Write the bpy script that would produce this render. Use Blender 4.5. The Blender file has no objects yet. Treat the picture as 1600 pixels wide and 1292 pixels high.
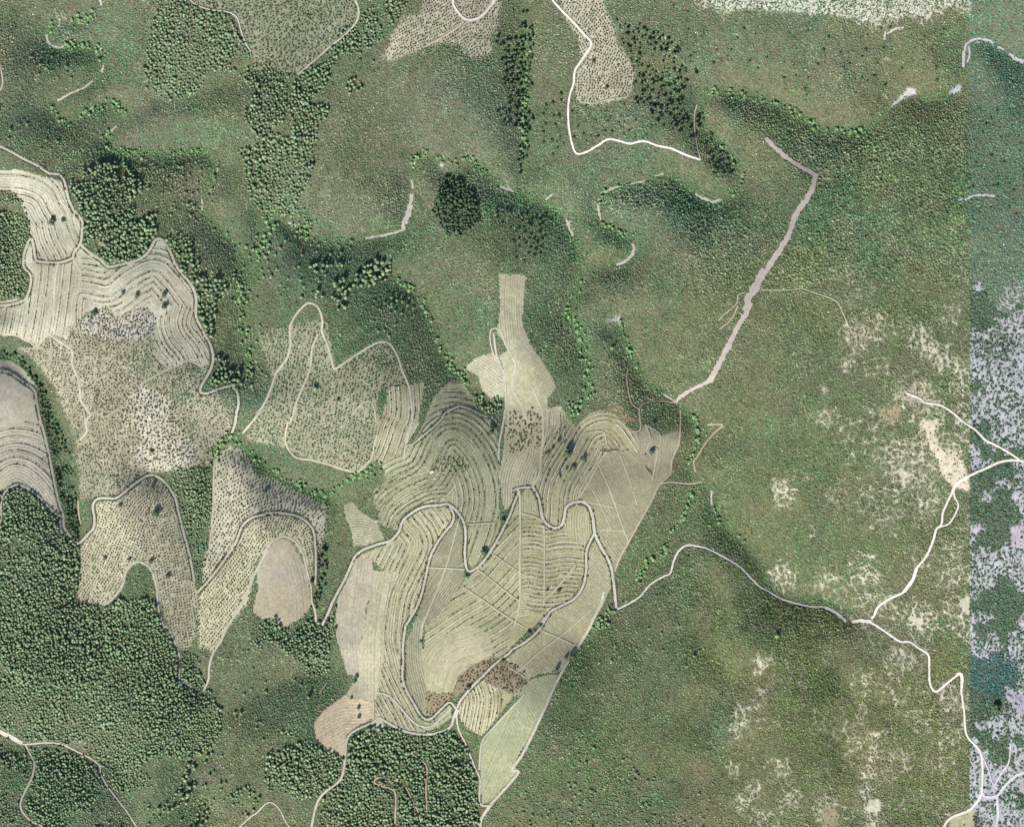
import bpy, math, re
import numpy as np
rng = np.random.default_rng(7)
R = math.radians
sc = bpy.context.scene

# ------------------------------------------------------------------ camera, sky, sun, exposure
CAM_H = 20000.0
cam_d = bpy.data.cameras.new('camera'); cam = bpy.data.objects.new('camera', cam_d)
sc.collection.objects.link(cam); sc.camera = cam
cam.location = (0, 0, CAM_H + 25); cam_d.sensor_width = 36.0
cam_d.lens = 36.0 * CAM_H / 1600.0
cam_d.clip_start = 10.0; cam_d.clip_end = 40000.0
SUN_EL = 47.0
sdir = np.array([0.42, 0.91]); sdir /= np.linalg.norm(sdir)        # shadows fall to the north-north-east
w = bpy.data.worlds.new('World'); sc.world = w; w.use_nodes = True
nt = w.node_tree; bg = nt.nodes['Background']
sky = nt.nodes.new('ShaderNodeTexSky'); sky.sky_type = 'NISHITA'; sky.sun_disc = False
sky.sun_elevation = R(SUN_EL); sky.sun_rotation = math.atan2(-sdir[0], -sdir[1])
nt.links.new(sky.outputs[0], bg.inputs[0]); bg.inputs[1].default_value = 0.09
ld = bpy.data.lights.new('sun', 'SUN'); ld.energy = 4.2; ld.angle = R(0.53); ld.color = (1.0, 0.975, 0.94)
lo = bpy.data.objects.new('sun', ld); sc.collection.objects.link(lo)
from mathutils import Vector
ce = math.cos(R(SUN_EL)); lo.rotation_euler = Vector((sdir[0]*ce, sdir[1]*ce, -math.sin(R(SUN_EL)))).to_track_quat('-Z', 'Y').to_euler()
lo.location = (-600, -900, 1500)
sc.view_settings.view_transform = 'Standard'; sc.view_settings.look = 'None'
sc.view_settings.exposure = 0.88; sc.view_settings.gamma = 1.0
sc.cycles.max_bounces = 4; sc.cycles.diffuse_bounces = 2

# ------------------------------------------------------------------ helpers
KALB = 0.55
def lin(c):
    c = np.asarray(c, float) / 255.0
    return np.where(c <= 0.04045, c / 12.92, ((c + 0.055) / 1.055) ** 2.4)
def C(*c): return lin(c) * KALB
def soft(c, k=.28, b=1.0):
    m = sum(c)/3.0; return tuple(min(250, (v*(1-k)+(m+(1, 4, -7)[i])*k)*b) for i, v in enumerate(c))
TX = [0, 400, 800, 1180]; TY = [0, 320, 640, 952]
def P(s):
    """'10:440,30 490,100 20:...' -> plan points; the two digits name the map sheet (row, column), g: is the whole map"""
    o = []; ox = oy = 0.0; k = 3.8
    for t in s.split():
        if ':' in t:
            a, t = t.split(':')
            if a == 'g': ox = oy = 0.0; k = 1.0
            else: ox, oy, k = TX[int(a[1])], TY[int(a[0])], 3.8
            if not t: continue
        x, y = t.split(','); o.append((ox + float(x)/k, oy + float(y)/k))
    return np.array(o)
def smooth_line(p, step=3.0):
    p = np.asarray(p, float)
    if len(p) > 2:
        q = np.vstack([2*p[0]-p[1], p, 2*p[-1]-p[-2]]); out = []
        for i in range(1, len(q)-2):
            t = np.linspace(0, 1, 8, endpoint=False)[:, None]
            a, b, c, d = q[i-1], q[i], q[i+1], q[i+2]
            out.append(0.5*((2*b) + (-a+c)*t + (2*a-5*b+4*c-d)*t**2 + (-a+3*b-3*c+d)*t**3))
        p = np.vstack(out + [p[-1:]])
    return resample(p, step)
def resample(p, step):
    d = np.r_[0, np.cumsum(np.hypot(*np.diff(p, axis=0).T))]
    n = max(2, int(d[-1]/step)+1); t = np.linspace(0, d[-1], n)
    return np.c_[np.interp(t, d, p[:, 0]), np.interp(t, d, p[:, 1])]
def normals(p):
    t = np.gradient(p, axis=0); t /= np.maximum(np.hypot(t[:, 0], t[:, 1]), 1e-6)[:, None]
    return np.c_[-t[:, 1], t[:, 0]]
_tab = np.random.default_rng(99).random((8, 256, 256))
def vnoise(x, y, s, seed=0):
    x = np.asarray(x)/s + 37.7*seed + 500; y = np.asarray(y)/s + 91.3*seed + 500
    xi = np.floor(x).astype(int); yi = np.floor(y).astype(int); fx = x-xi; fy = y-yi
    fx = fx*fx*(3-2*fx); fy = fy*fy*(3-2*fy); T = _tab[seed % 8]
    x0 = xi % 256; x1 = (xi+1) % 256; y0 = yi % 256; y1 = (yi+1) % 256
    return (T[y0, x0]*(1-fx)+T[y0, x1]*fx)*(1-fy) + (T[y1, x0]*(1-fx)+T[y1, x1]*fx)*fy
def fbm(x, y, s, seed=0, n=4):
    a = 0; amp = 1; tot = 0
    for k in range(n):
        a = a + amp*vnoise(x, y, s/2**k, seed+k); tot += amp; amp *= 0.55
    return a/tot
def sstep(a, b, x):
    t = np.clip((x-a)/(b-a), 0, 1); return t*t*(3-2*t)

MG = 70                                       # margin round the photographed ground, metres
GW, GH = 1600+2*MG, 1292+2*MG
GY, GX = np.mgrid[0:GH, 0:GW].astype(np.float32); GX -= MG; GY -= MG
def idx(x, y):
    return np.clip(np.round(y+MG).astype(int), 0, GH-1), np.clip(np.round(x+MG).astype(int), 0, GW-1)
def poly_mask(p):
    m = np.zeros((GH, GW), bool)
    x0, y0 = np.floor(p.min(0)).astype(int)+MG-1; x1, y1 = np.ceil(p.max(0)).astype(int)+MG+2
    x0, y0 = max(x0, 0), max(y0, 0); x1, y1 = min(x1, GW), min(y1, GH)
    sx = GX[y0:y1, x0:x1]; sy = GY[y0:y1, x0:x1]; mm = np.zeros(sx.shape, bool)
    for a, b in zip(p, np.roll(p, -1, 0)):
        if a[1] == b[1]: continue
        c = (sy > min(a[1], b[1])) & (sy <= max(a[1], b[1]))
        mm ^= c & (sx < (b[0]-a[0])*(sy-a[1])/(b[1]-a[1])+a[0])
    m[y0:y1, x0:x1] = mm; return m
def edge_poly(s, snap=1.5):
    """outline pushed out at the map border so that fields run off the picture"""
    p = P(s) if isinstance(s, str) else s
    p = p.copy()
    p[p[:, 0] <= 1, 0] = -MG; p[p[:, 1] <= 1, 1] = -MG
    p[p[:, 0] >= 1598, 0] = 1600+MG; p[p[:, 1] >= 1290.5, 1] = 1292+MG
    return p
def seg_dist(p, maxd, out=None, widths=None):
    out = np.full((GH, GW), maxd, np.float32) if out is None else out
    m = int(maxd)+2
    for a, b in zip(p[:-1], p[1:]):
        x0 = int(min(a[0], b[0]))+MG-m; x1 = int(max(a[0], b[0]))+MG+m+1; y0 = int(min(a[1], b[1]))+MG-m; y1 = int(max(a[1], b[1]))+MG+m+1
        x0, y0 = max(x0, 0), max(y0, 0); x1, y1 = min(x1, GW), min(y1, GH)
        if x1 <= x0 or y1 <= y0: continue
        sx = GX[y0:y1, x0:x1]-a[0]; sy = GY[y0:y1, x0:x1]-a[1]; d = b-a; L = max(d@d, 1e-9)
        t = np.clip((sx*d[0]+sy*d[1])/L, 0, 1)
        np.minimum(out[y0:y1, x0:x1], np.hypot(sx-t*d[0], sy-t*d[1]), out=out[y0:y1, x0:x1])
    return out
def blur(a, r, n=2):
    for _ in range(n):
        for ax in (0, 1):
            pad = [(0, 0)]*a.ndim; pad[ax] = (r+1, r); b = np.cumsum(np.pad(a, pad, mode='edge'), axis=ax, dtype=np.float64)
            k = 2*r+1
            a = ((np.take(b, range(k, b.shape[ax]), ax) - np.take(b, range(0, b.shape[ax]-k), ax))/k).astype(np.float32)
    return a

# ------------------------------------------------------------------ map data
STREAMS = {
 'A': "00:450,130 340,150 285,180 272,215 285,255 330,282 400,275 500,270 590,290 615,330 612,390 595,440 550,490 490,525 400,565 335,605 310,660 340,700 385,730 440,700 520,660 600,625 680,610 710,680 690,740 650,780 640,840 680,890 780,905 900,915 1050,905 1180,900 1240,920 1280,970 1300,990 1285,1020 1220,1100 1195,1180 1200,1250 10:1260,90 1350,185 1420,280 1470,440 1440,600 1440,800 1470,950 11:40,60 200,110 250,150 330,200 400,215 560,210 700,190 800,175 870,150 890,100 920,20 01:925,1180 930,1080 920,1020 945,960 970,910 1010,900 1060,960 1090,1000 1150,1040 1210,1010 1250,960 1310,980 1360,1020 1410,1080 1450,1110 1530,1135 12:200,0 320,85 340,140 370,190 400,240 415,310 412,380 400,470 370,530 340,560 325,640 370,710 400,800 430,900 460,980 440,1060 470,1120 430,1150 410,1190 370,1250 380,1292",
 'B': "03:1590,360 1520,325 1470,290 1400,245 1320,230 1260,260 1240,330 1240,400 1215,510 1150,560 1000,585 940,540 890,570 800,630 760,690 650,780 500,770 400,780 300,700 150,620 0,580 02:1400,560 1250,540 1120,560 1130,640 1150,760 1240,870 1300,940 1360,1010 1370,1080 1330,1150 1250,1185 1190,1200 1120,1170 1060,1120 990,1060 900,1035 800,1075 690,1095 600,1115 540,1150 515,1200 510,1290 12:520,90 570,130 650,165 710,190 725,230 720,290 680,340 620,355 540,360 430,400 405,420",
 'C': "12:540,725 600,690 640,690 665,780 700,880 740,965 800,1050 880,1110 960,1160 1030,1220 1080,1280 22:1120,130 1100,220 1060,290 1050,370 1120,430 1180,480 1190,570 1250,680 1380,780 1440,870 1520,960 1580,1020 23:60,1010 150,1090 300,1130 380,1110 560,1200",
 'D': "11:810,440 900,480 960,530 1000,600 1040,700 1090,830 1130,920 1200,990 1260,1070 1330,1150 1400,1180",
 'E': "20:1380,190 1290,240 1250,330 1235,500 1220,700 1190,900 1175,1080 1165,1290 30:1160,200 1130,300 1180,450",
 'F': "20:1380,190 21:30,280 130,390 250,450 400,500 480,560 460,700 450,850 400,1000 360,1150 330,1290",
 'G': "10:0,870 100,920 220,1050 290,1180 330,1290 20:370,250 420,450 470,700 470,810 460,950 440,1100",
 'H': "20:900,380 1020,420 1090,560 1130,750 1180,950", 'I': "22:1060,490 1010,640 950,740 870,850 750,1000 600,1180 32:540,80 420,200",
 'J': "30:1250,1292 1150,1000 1250,800 1300,650 31:0,500 150,420 400,350", 'K': "31:1300,1292 1310,1000 1230,780",
 'L': "g:820,0 815,80 822,160 825,240 810,300", 'M': "g:1060,1292 1085,1230 1125,1185 1108,1120 1140,1060 1096,1000 1122,950 1110,900",
 'N': "g:1300,1292 1338,1220 1308,1150 1334,1090 1302,1040 1330,985", 'O': "g:0,330 20,350 0,480", 'P': "g:480,0 420,100 300,150 250,160", 'Q': "g:-60,1150 60,1170 180,1190 210,1292"}
# roads: (kind, width, line, flags) kinds: p pale earth, w white limestone, b brown, f firebreak, k thin track; flag h = dark scrub along both verges
ROADS = [
 ('p',2.4,"00:0,545 15,520 18,470 5,400 0,380",''),
 ('p',3.6,"00:0,872 60,900 140,945 230,990 290,1030 350,1040 385,1080 400,1150 420,1210 450,1270 10:440,30 490,100 490,160 480,230 440,290 430,320 350,345 240,340 210,320 200,250 180,200 140,290 140,370 180,420 180,480 150,560 80,590 0,600",'h'),
 ('p',3.0,"10:350,345 335,400 325,500 320,600 295,680 285,760 320,790 380,830 430,870 430,950 460,1020 475,1090 480,1160 515,1210 535,1245 20:535,35 510,80 515,130 475,180",''),
 ('p',4.0,"10:480,240 540,290 600,330 650,370 730,355 820,330 880,285 920,215 950,205 985,235 1020,300 1040,350 1080,410 1140,480 1165,560 1165,660 1200,740 1255,850 1265,930 1240,1000 1200,1070 1190,1110 1230,1120 1300,1095 1370,1080 1410,1120 1415,1200 20:1405,10 1395,80 1375,140",'h'),
 ('k',1.8,"10:440,320 480,400 490,470 560,500 640,510 740,440 850,390 950,375 1010,420 1080,480",''),
 ('k',1.8,"10:480,480 440,530 430,640 450,700",''), ('k',1.6,"10:720,660 730,590 800,520 880,450 950,400",''),
 ('k',1.6,"10:640,510 700,560 760,540",''), ('k',1.6,"10:470,400 560,380 640,420 700,400",''),
 ('k',2.0,"10:0,640 80,620 150,580 180,480",''), ('k',2.0,"10:285,770 220,840 180,820 100,780 0,760",''), ('k',1.6,"10:220,840 180,780 160,680 210,600 270,570",''),
 ('k',1.6,"10:260,400 250,500 270,570 210,620",''), ('k',1.5,"10:900,700 860,650 790,620",''),
 ('k',2.0,"10:910,880 1010,970 1110,930 1200,955 1215,900 1190,820",''), ('k',1.6,"10:1010,970 940,1010 850,1060 850,1100",''),
 ('p',3.8,"10:0,985 60,1000 130,1050 200,1100 215,1170 240,1290 20:250,100 275,200 300,320 325,450 350,560 375,630 380,700 430,770 465,800",'h'),
 ('p',3.8,"20:465,800 520,740 555,700 560,640 550,570 580,530 640,525 690,525 740,490 800,440 860,400 900,390 950,410 1000,460 1040,530 1055,600 1080,700 1110,810 1130,900 1145,980 1150,1030",'h'),
 ('p',3.0,"20:0,680 10,640 10,540 40,480 100,445 150,460 210,500 270,560 330,620 375,640",'h'), ('p',3.2,"20:355,650 360,720 400,745",''),
 ('p',2.6,"20:0,970 50,980 100,1030 150,1075",''),
 ('p',3.2,"20:620,1165 680,1110 730,1040 750,960 790,915 830,905 880,930 910,980 930,1060 935,1120 945,1200 975,1292 30:990,100 1030,180 1060,260 1065,330 1065,410 1100,440 1150,470",''),
 ('k',2.0,"20:460,540 465,620 475,680",''), ('k',2.2,"20:1270,300 1265,480 1260,620 1245,780 1240,840",''),
 ('p',3.4,"20:1175,1080 1250,1000 1340,880 1400,790 1440,690 1500,640 1590,620 21:60,615 160,615 250,635 300,665 340,720 350,800 355,900 350,1040",'h'),
 ('p',3.0,"20:1590,830 21:40,860 90,790 150,755 200,760 240,790 280,860 300,950 325,1050 330,1140 350,1200 355,1260",''),
 ('p',3.0,"20:1590,830 1530,940 1480,1050 1430,1160 1350,1290 30:1310,190 1260,270 1240,350 1235,420 1200,500",''),
 ('p',3.2,"20:1440,140 1500,70 1550,0 11:0,1250 50,1180 90,1090 120,1000 180,920 205,830 205,720 250,640 300,590 340,590 375,620 395,690 395,760 430,850 455,940 470,975 540,930 630,870 710,825 760,815 800,835 840,900 870,990 905,1070 920,1150 930,1290 21:925,80 890,210",''),
 ('k',2.2,"11:370,770 335,850 325,960 290,1060 250,1150 205,1290 21:190,80 175,190 230,280 330,300 430,325 520,355 600,370 650,330 690,280 700,220 720,150",''),
 ('k',1.8,"11:570,1250 620,1190 670,1165 700,1200 715,1290",''),
 ('k',2.2,"11:1450,740 1400,740 1390,800 1415,900 1440,910",''), ('p',3.0,"11:1420,735 1450,750 1490,850 1540,950 12:0,1080 60,1200 90,1290",''),
 ('p',3.0,"11:1410,760 1430,900 1470,1000 1480,1100 1485,1290 21:1480,0 1470,70 1445,200 1440,300",''),
 ('p',2.8,"21:930,205 1000,150 1100,60 11:1120,1240 1200,1200 1260,1210 1340,1250 1400,1265 21:1440,90",'h'),
 ('p',5.0,"31:0,1292",''),
 ('p',3.8,"31:390,95 420,40 21:460,1130 520,1020 560,930 590,870 640,830 720,800 800,775 850,720 870,660 930,610 1000,575 1100,565 1140,560 1190,600 1230,660 1245,740 1240,850 1250,940 1270,960",'h'),
 ('p',3.4,"21:1150,570 1175,630 1160,680 1110,740 1060,820 1030,890 1010,980 985,1090 950,1180 890,1280 31:890,90 875,200 875,300 870,400 890,470 940,560 990,640 1040,645 1100,590 1150,550 1190,590",'h'),
 ('p',3.4,"21:1270,960 1320,930 1380,860 1450,740 1500,640 1530,560 1560,480 22:0,480 50,465 110,460",'h'),
 ('k',2.8,"22:120,460 160,380 175,250 185,150 180,0 12:170,1200 130,1110",''),
 ('p',4.2,"22:120,455 160,530 175,620 190,660 240,700 290,690 310,640 320,580 370,550 420,550 460,580 480,650 490,730 520,800 560,870 590,940 600,1000 610,1080 620,1180",'h'),
 ('p',3.4,"22:490,730 460,790 440,850 440,950 420,1050 370,1120 300,1160 240,1190 190,1240 150,1290 32:220,20 190,70 150,130 80,190 0,240 31:1500,260 1420,320 1340,400 1280,460 1220,530 1190,590",'h'),
 ('b',2.6,"22:1000,0 1000,80 990,200 950,300 940,380 870,450 830,540 750,680 690,790 640,880 610,960",''),
 ('p',4.4,"22:545,1080 530,1150 480,1250 32:450,130 380,240 320,330 260,440 200,570 130,720 60,860 0,950 31:1560,960 1480,1060 1400,1150 1340,1240 1330,1292",''),
 ('k',2.0,"22:880,440 950,430 1050,440 1130,430",''), ('k',2.0,"22:515,330 560,430 610,560 650,680 690,780",''),
 ('k',1.8,"22:400,520 450,440 520,310 560,250",''), ('k',1.6,"22:420,540 600,580",''), ('k',1.6,"22:530,710 650,715",''), ('k',1.6,"22:640,270 700,430 740,560",''), ('k',1.4,"22:480,480 540,600 590,720",''),
 ('b',2.4,"22:755,0 760,120 700,130",''), ('b',2.2,"22:1160,90 1250,90 1200,140 1150,200 1100,280 1080,310 1090,370",''),
 ('w',2.8,"22:625,1185 670,1165 760,1110 820,1040 900,990 940,970 960,900 990,840 1040,805 1100,810 1160,825 1250,870 1350,930 1410,990 1470,1050 1530,1080 23:80,1080 160,1125 260,1155 340,1170 430,1175 480,1210 33:500,40 540,75",''),
 ('w',4.6,"23:415,1173 480,1205 33:505,40 540,72",''),
 ('w',5.2,"33:575,75 620,68 690,72",''),
 ('w',3.2,"33:640,72 690,80 770,130 860,190 910,190 970,230 1025,270 1030,360 1035,440 1070,485 1130,440 1200,385 1220,400 1220,480 1235,600 1250,740 1330,840 1345,950 1340,1080",''),
 ('w',4.2,"33:1190,385 1210,375 1225,400 1220,480",''), ('w',4.0,"33:1345,1080 1310,1140 1260,1190 1170,1225 1130,1260 1115,1292",''),
 ('w',4.2,"33:1340,1090 1370,1110 1430,1100 1470,1050 1530,990 1590,960",''), ('w',2.2,"33:1345,870 1380,950 1400,1020 1430,1060",''),
 ('w',2.2,"33:1410,1050 1460,960 1500,900 1510,790",''), ('w',4.0,"33:1430,1100 1435,1200 1425,1290",''),
 ('w',3.4,"23:690,1240 710,1215 730,1170 800,1120 880,1080 930,1010 955,940 1010,870 1050,780 1070,710 1100,680 1110,610 1140,540 1165,490 1190,440 1260,395 1360,350 1450,310 1530,300 1590,305 g:1640,722",''),
 ('w',5.0,"23:880,1080 930,1010 955,940",''), ('w',5.2,"23:1165,490 1190,440 1260,395",''),
 ('w',2.6,"23:1090,695 1150,670 1200,575 1180,520 1170,470",''),
 ('w',2.8,"13:890,1120 970,1150 1000,1175 1090,1190 1160,1230 1230,1290 23:1300,120 1360,180 1430,215 1500,255 1560,295",''),
 ('f',8.0,"13:290,-20 230,80 200,170 150,260 90,350 40,430 0,520",''), ('f',7.0,"03:60,820 130,890 220,960 300,1010 360,1040",''), ('f',8.0,"03:365,1030 340,1110 300,1190 240,1270",''),
 ('f',11.0,"12:1500,385 1460,450 1430,510 1400,560 1390,630",''), ('f',8.5,"12:1410,580 1390,640 1340,720 1280,840 1230,940 1170,1050",''),
 ('f',5.5,"12:1175,1045 1080,1090 1000,1140 970,1175",''),
 ('b',2.4,"12:970,1175 880,1165 800,1175 760,1200 755,1290",''), ('b',2.6,"12:755,1215 710,1180 690,1100 680,1030 690,970",''),
 ('k',1.6,"13:30,508 200,508 270,500 350,525 470,570 510,630 540,700 570,760",''),
 ('k',1.5,"12:1385,520 1340,540 1330,590 1250,660 1225,690",''), ('k',1.5,"12:1340,600 1300,680 1230,740",''),
 ('p',2.8,"g:553,-20 01:590,0 610,60 600,130 530,210 430,290 340,370 250,445",''),
 ('w',3.6,"g:706,-20 01:1170,0 1175,40 1230,110 1290,120 1340,95 1390,40 1415,0 g:776,-20",''), ('k',2.2,"01:1230,130 1190,170 1100,230 1020,270",''),
 ('p',2.2,"g:290,-20 00:1130,0 1180,40 1260,65 1350,75 1410,110 1430,180 1460,260 1490,310",''),
 ('w',3.2,"g:855,-20 02:240,0 300,70 370,140 430,210 470,265 420,350 375,420 365,500 340,580 333,680 340,780 360,870 385,915 440,905 510,865 570,830 640,840 700,855 780,840 860,865 950,885 1030,920 1120,950",''),
 ('k',2.2,"02:1120,950 1100,870 1085,760 1085,680 1100,620",''), ('k',2.0,"02:680,580 600,590 510,610",''),
 ('p',7.0,"30:-60,690 0,725 60,755 130,795",''), ('p',2.4,"30:130,797 160,800 290,790 380,805 450,840 530,880 590,930 600,980 640,1050 700,1130 760,1210 810,1290",''),
 ('p',2.8,"30:150,800 185,870 205,920 190,1000 150,1080 125,1150 140,1200 190,1250 260,1285",''),
 ('p',2.2,"30:1420,1290 1500,1220 31:0,1210 60,1150 100,1145 140,1180 170,1240 200,1290",''),
 ('p',3.6,"31:330,1290 360,1160 400,1090 490,1020 520,960 530,880 545,760 600,710 690,670 730,640 760,655 840,700 900,725 1000,740 1080,730 1150,700 1175,640 1190,590",''),
 ('p',3.0,"31:720,490 790,510 850,570 920,650 980,690 1040,690 1100,640 1160,580",''),
 ('p',2.8,"31:1190,590 1200,700 1250,810 1300,940 1330,1010 1330,1150 1400,1165",''),
 ('p',6.0,"31:1175,640 1200,590",''),
 ('b',2.4,"31:860,1020 780,1000 720,995 705,1025 750,1045 800,1060 830,1100 825,1290",''), ('b',2.0,"31:890,1050 920,1110 960,1190 980,1260",''),
 ('b',2.2,"31:920,850 990,900 1015,940 1010,1050 1015,1200",''), ('k',1.6,"31:375,500 420,435",''),
 ('p',2.6,"31:1596,500 1500,600 1400,710 1340,790 1325,950",''),
 ('k',2.0,"32:170,120 270,165 370,215",''), ('k',1.6,"32:470,0 370,90 270,170 150,260 30,370",''),
 ('k',2.2,"22:45,480 48,700 48,900 45,1150 10,1290",''), ('k',1.8,"22:190,690 192,900 190,1150",''), ('k',2.0,"21:1230,1050 1350,1130 1450,1200 1590,1290",''),
 ('k',2.0,"21:1320,950 1400,1010 1500,1090 1570,1140",''), ('k',1.8,"21:1400,850 1500,920 1590,980",''), ('k',1.8,"21:1020,935 1240,945",''), ('k',1.6,"21:1210,640 1130,930 1030,1180 980,1290",''),
 ('k',1.6,"21:1570,500 1570,760 1560,1000",''), ('k',2.0,"22:380,920 330,980 260,1060 200,1120",''), ('k',1.6,"22:50,610 150,640 200,680",''), ('k',1.6,"31:1500,340 1596,400",''),
 ('k',2.0,"20:1110,1010 1150,1030",''), ('k',1.6,"21:1250,680 1420,670",''), ('k',2.0,"22:790,85 820,170 800,250 860,230 850,330 830,420",''), ('k',1.8,"22:790,90 880,150 870,230",''),
 ('k',1.8,"22:440,140 540,130 560,200",''), ('k',2.0,"21:990,150 930,205 890,215 880,290",''), ('k',1.8,"31:1030,0 990,100 980,230",''), ('k',1.8,"31:700,540 700,650",''),
]
ROADS = [r for r in ROADS if r[2].count(',') > 1]

# fields: name-kind, outline, soil colours, guide line for rows, row spacing, row kind, terrace spacing, group text
FIELDS = [
 dict(t='upper left terraces', o="00:0,1020 100,1010 200,1030 300,1060 370,1080 400,1180 450,1280 10:440,30 490,100 485,200 490,250 560,300 650,370 820,330 890,270 930,205 980,230 1020,310 1080,410 1150,500 1165,600 1165,670 1250,850 1240,950 1200,960 1110,930 1010,970 920,910 910,800 920,700 880,610 800,620 700,690 640,600 520,640 450,720 400,800 300,770 220,840 100,780 0,760 0,590 150,560 180,480 180,420 140,370 140,290 180,200 170,100 130,0 00:130,1200 60,1130 0,1140",
  a=(206,200,172), b=(182,172,146)),
 dict(t='lower left terraces', o="10:0,900 80,930 160,1000 220,1080 240,1290 20:260,150 300,330 340,500 370,620 330,620 270,560 210,500 100,440 40,470 0,540", a=(214,204,180), b=(208,192,162)),
 dict(t='bare plot on the pale spur', o="21:0,960 60,830 130,770 200,770 260,860 300,960 320,1080 320,1180 280,1230 180,1290 31:230,120 180,110 90,60 0,50 30:1560,60 20:1500,1200 1530,1050", a=(188,172,140), b=(180,168,142)),
 dict(t='west slope vineyard', o="11:790,1090 830,1070 900,1080 1000,1050 980,1190 960,1290 21:960,100 900,200 870,260 760,330 690,290 700,180 720,30 710,0 11:740,1290", a=(186,178,142), b=(164,150,118)),
 dict(t='domed vineyard', o="11:1000,1290 1050,1150 1150,1050 1230,1060 1290,1150 1320,1240 1400,1270 21:1420,60 1440,200 1450,400 1440,560 1450,640 1440,740 1380,850 1280,940 1250,900 1250,740 1220,640 1150,560 1000,570 930,600 860,680 830,720 740,680 700,540 700,470 770,410 760,360 740,330 880,210 940,180", a=(178,176,136), b=(162,160,118)),
 dict(t='small tongue plot', o="21:520,570 570,545 640,620 720,670 770,780 700,800 580,810 560,700 525,620", a=(186,180,144), b=(172,156,122)),
 dict(t='ploughed brown field', o="21:560,930 600,870 690,880 700,950 690,1080 650,1190 650,1290 31:640,100 610,250 620,390 540,390 520,300 480,200 470,100 21:480,1130 530,1020", a=(188,176,148), b=(178,168,144)),
 dict(t='dry yellow meadow', o="21:700,950 760,960 860,970 800,1090 760,1200 760,1290 31:750,100 740,300 730,480 710,545 530,505 600,400 610,250 640,100 21:650,1290 660,1180 690,1050", a=(200,190,154), b=(182,174,140)),
 dict(t='orange earth field', o="31:340,680 400,600 530,505 710,545 700,640 600,690 540,740 525,860 500,870 430,830 360,770", a=(218,194,156), b=(210,184,146)),
 dict(t='valley side vineyard', o="21:600,870 740,810 800,780 850,720 880,650 980,590 1100,570 1160,600 1170,640 1100,740 1030,880 1000,1000 950,1180 890,1290 31:880,150 870,400 940,560 1000,650 1100,600 1160,560 1160,640 1100,690 1000,730 880,710 730,640 700,640 710,545 730,480 750,100 21:760,1290 760,1200 860,970 760,960 700,900 690,880", a=(182,176,134), b=(196,184,142)),
 dict(t='long strip vineyard', o="21:1170,640 1220,680 1235,750 1230,900 1240,1000 1180,1090 1110,1190 1000,1290 31:1000,80 980,230 1000,350 1010,480 1150,530 1100,590 1040,640 990,630 940,540 890,450 890,200 960,20 21:990,1130 1020,950 1060,830 1120,750", a=(170,164,130), b=(158,150,118)),
 dict(t='central vineyard', o="21:1270,960 1380,860 1460,740 1530,570 1596,470 22:50,470 110,470 160,560 190,670 240,710 290,700 320,600 380,560 440,580 480,660 480,730 440,850 430,960 400,1050 350,1120 200,1220 130,1290 32:130,100 0,210 31:1500,250 1420,300 1380,150 1280,90 1150,130 1050,190 1000,230 21:1000,1290 1120,1180 1180,1090 1240,1010", a=(182,176,132), b=(168,160,116)),
 dict(t='pale yellow meadow', o="31:980,240 1080,170 1200,110 1290,90 1380,150 1430,210 1400,280 1280,330 1200,400 1170,490 1130,500 1010,480 980,350", a=(190,182,140), b=(178,168,132)),
 dict(t='brown orchard corner', o="31:1170,490 1210,400 1280,330 1400,270 1450,290 1560,335 1596,380 32:60,370 90,430 20,510 0,525 31:1530,510 1440,460 1340,400 1260,460 1190,520", a=(160,142,112), b=(150,130,104)),
 dict(t='small orchard plot', o="31:1010,485 1130,500 1170,500 1100,585 1040,635 1010,610", a=(166,150,112), b=(160,144,108)),
 dict(t='south terraces', o="31:1250,500 1340,410 1440,460 1530,510 1450,620 1340,750 1260,710 1210,650 1210,560", a=(196,184,142), b=(180,168,124)),
 dict(t='right flank vineyard', o="22:490,750 560,880 600,960 585,1060 545,1150 490,1250 32:500,0 440,130 370,240 280,370 230,370 120,400 90,430 60,370 0,350 31:1560,330 1480,300 1596,190 32:0,240 150,130 220,20 22:160,1290 240,1190 370,1120 440,960 440,840", a=(178,170,130), b=(186,176,140)),
 dict(t='east vineyard', o="22:400,520 520,310 540,250 700,240 800,270 790,350 880,440 820,550 690,780 610,960 560,870 500,760 480,650 460,580", a=(172,164,128), b=(164,156,122)),
 dict(t='green sown field', o="32:0,500 100,420 230,380 270,390 240,470 180,600 0,940 31:1560,950 1400,1130 1340,1160 1330,900 1340,800 1440,660 1530,570 1596,510", a=(174,174,128), b=(162,166,122)),
 dict(t='ridge vineyard', o="22:380,100 460,20 540,0 620,30 700,110 750,150 760,260 700,240 540,230 520,310 400,520 370,550 300,680 240,700 180,630 150,500 120,450 180,400 175,250 185,120 180,0 330,50 380,110", a=(180,172,130), b=(166,150,112)),
 dict(t='knoll plot', o="22:750,150 790,85 880,150 990,120 1000,200 950,300 940,380 870,440 820,360 790,330 800,260 760,270", a=(172,160,130), b=(158,140,112)),
 dict(t='north column vineyard', o="11:1440,410 12:0,415 80,420 75,560 60,680 110,830 180,930 250,1040 260,1090 210,1150 210,1210 300,1190 330,1290 22:330,50 185,120 180,400 120,450 40,470 21:1530,560 1470,600 1440,400 1470,250 1480,0 11:1480,1100 1470,980 1440,900 1500,860 1430,760 1450,600", a=(188,180,146), b=(174,168,132)),
 dict(t='west wing plot', o="11:1240,970 1300,910 1400,880 1440,910 1470,1000 1475,1140 1400,1150 1340,1100 1320,1020", a=(184,178,150), b=(174,168,140)),
]
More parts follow.
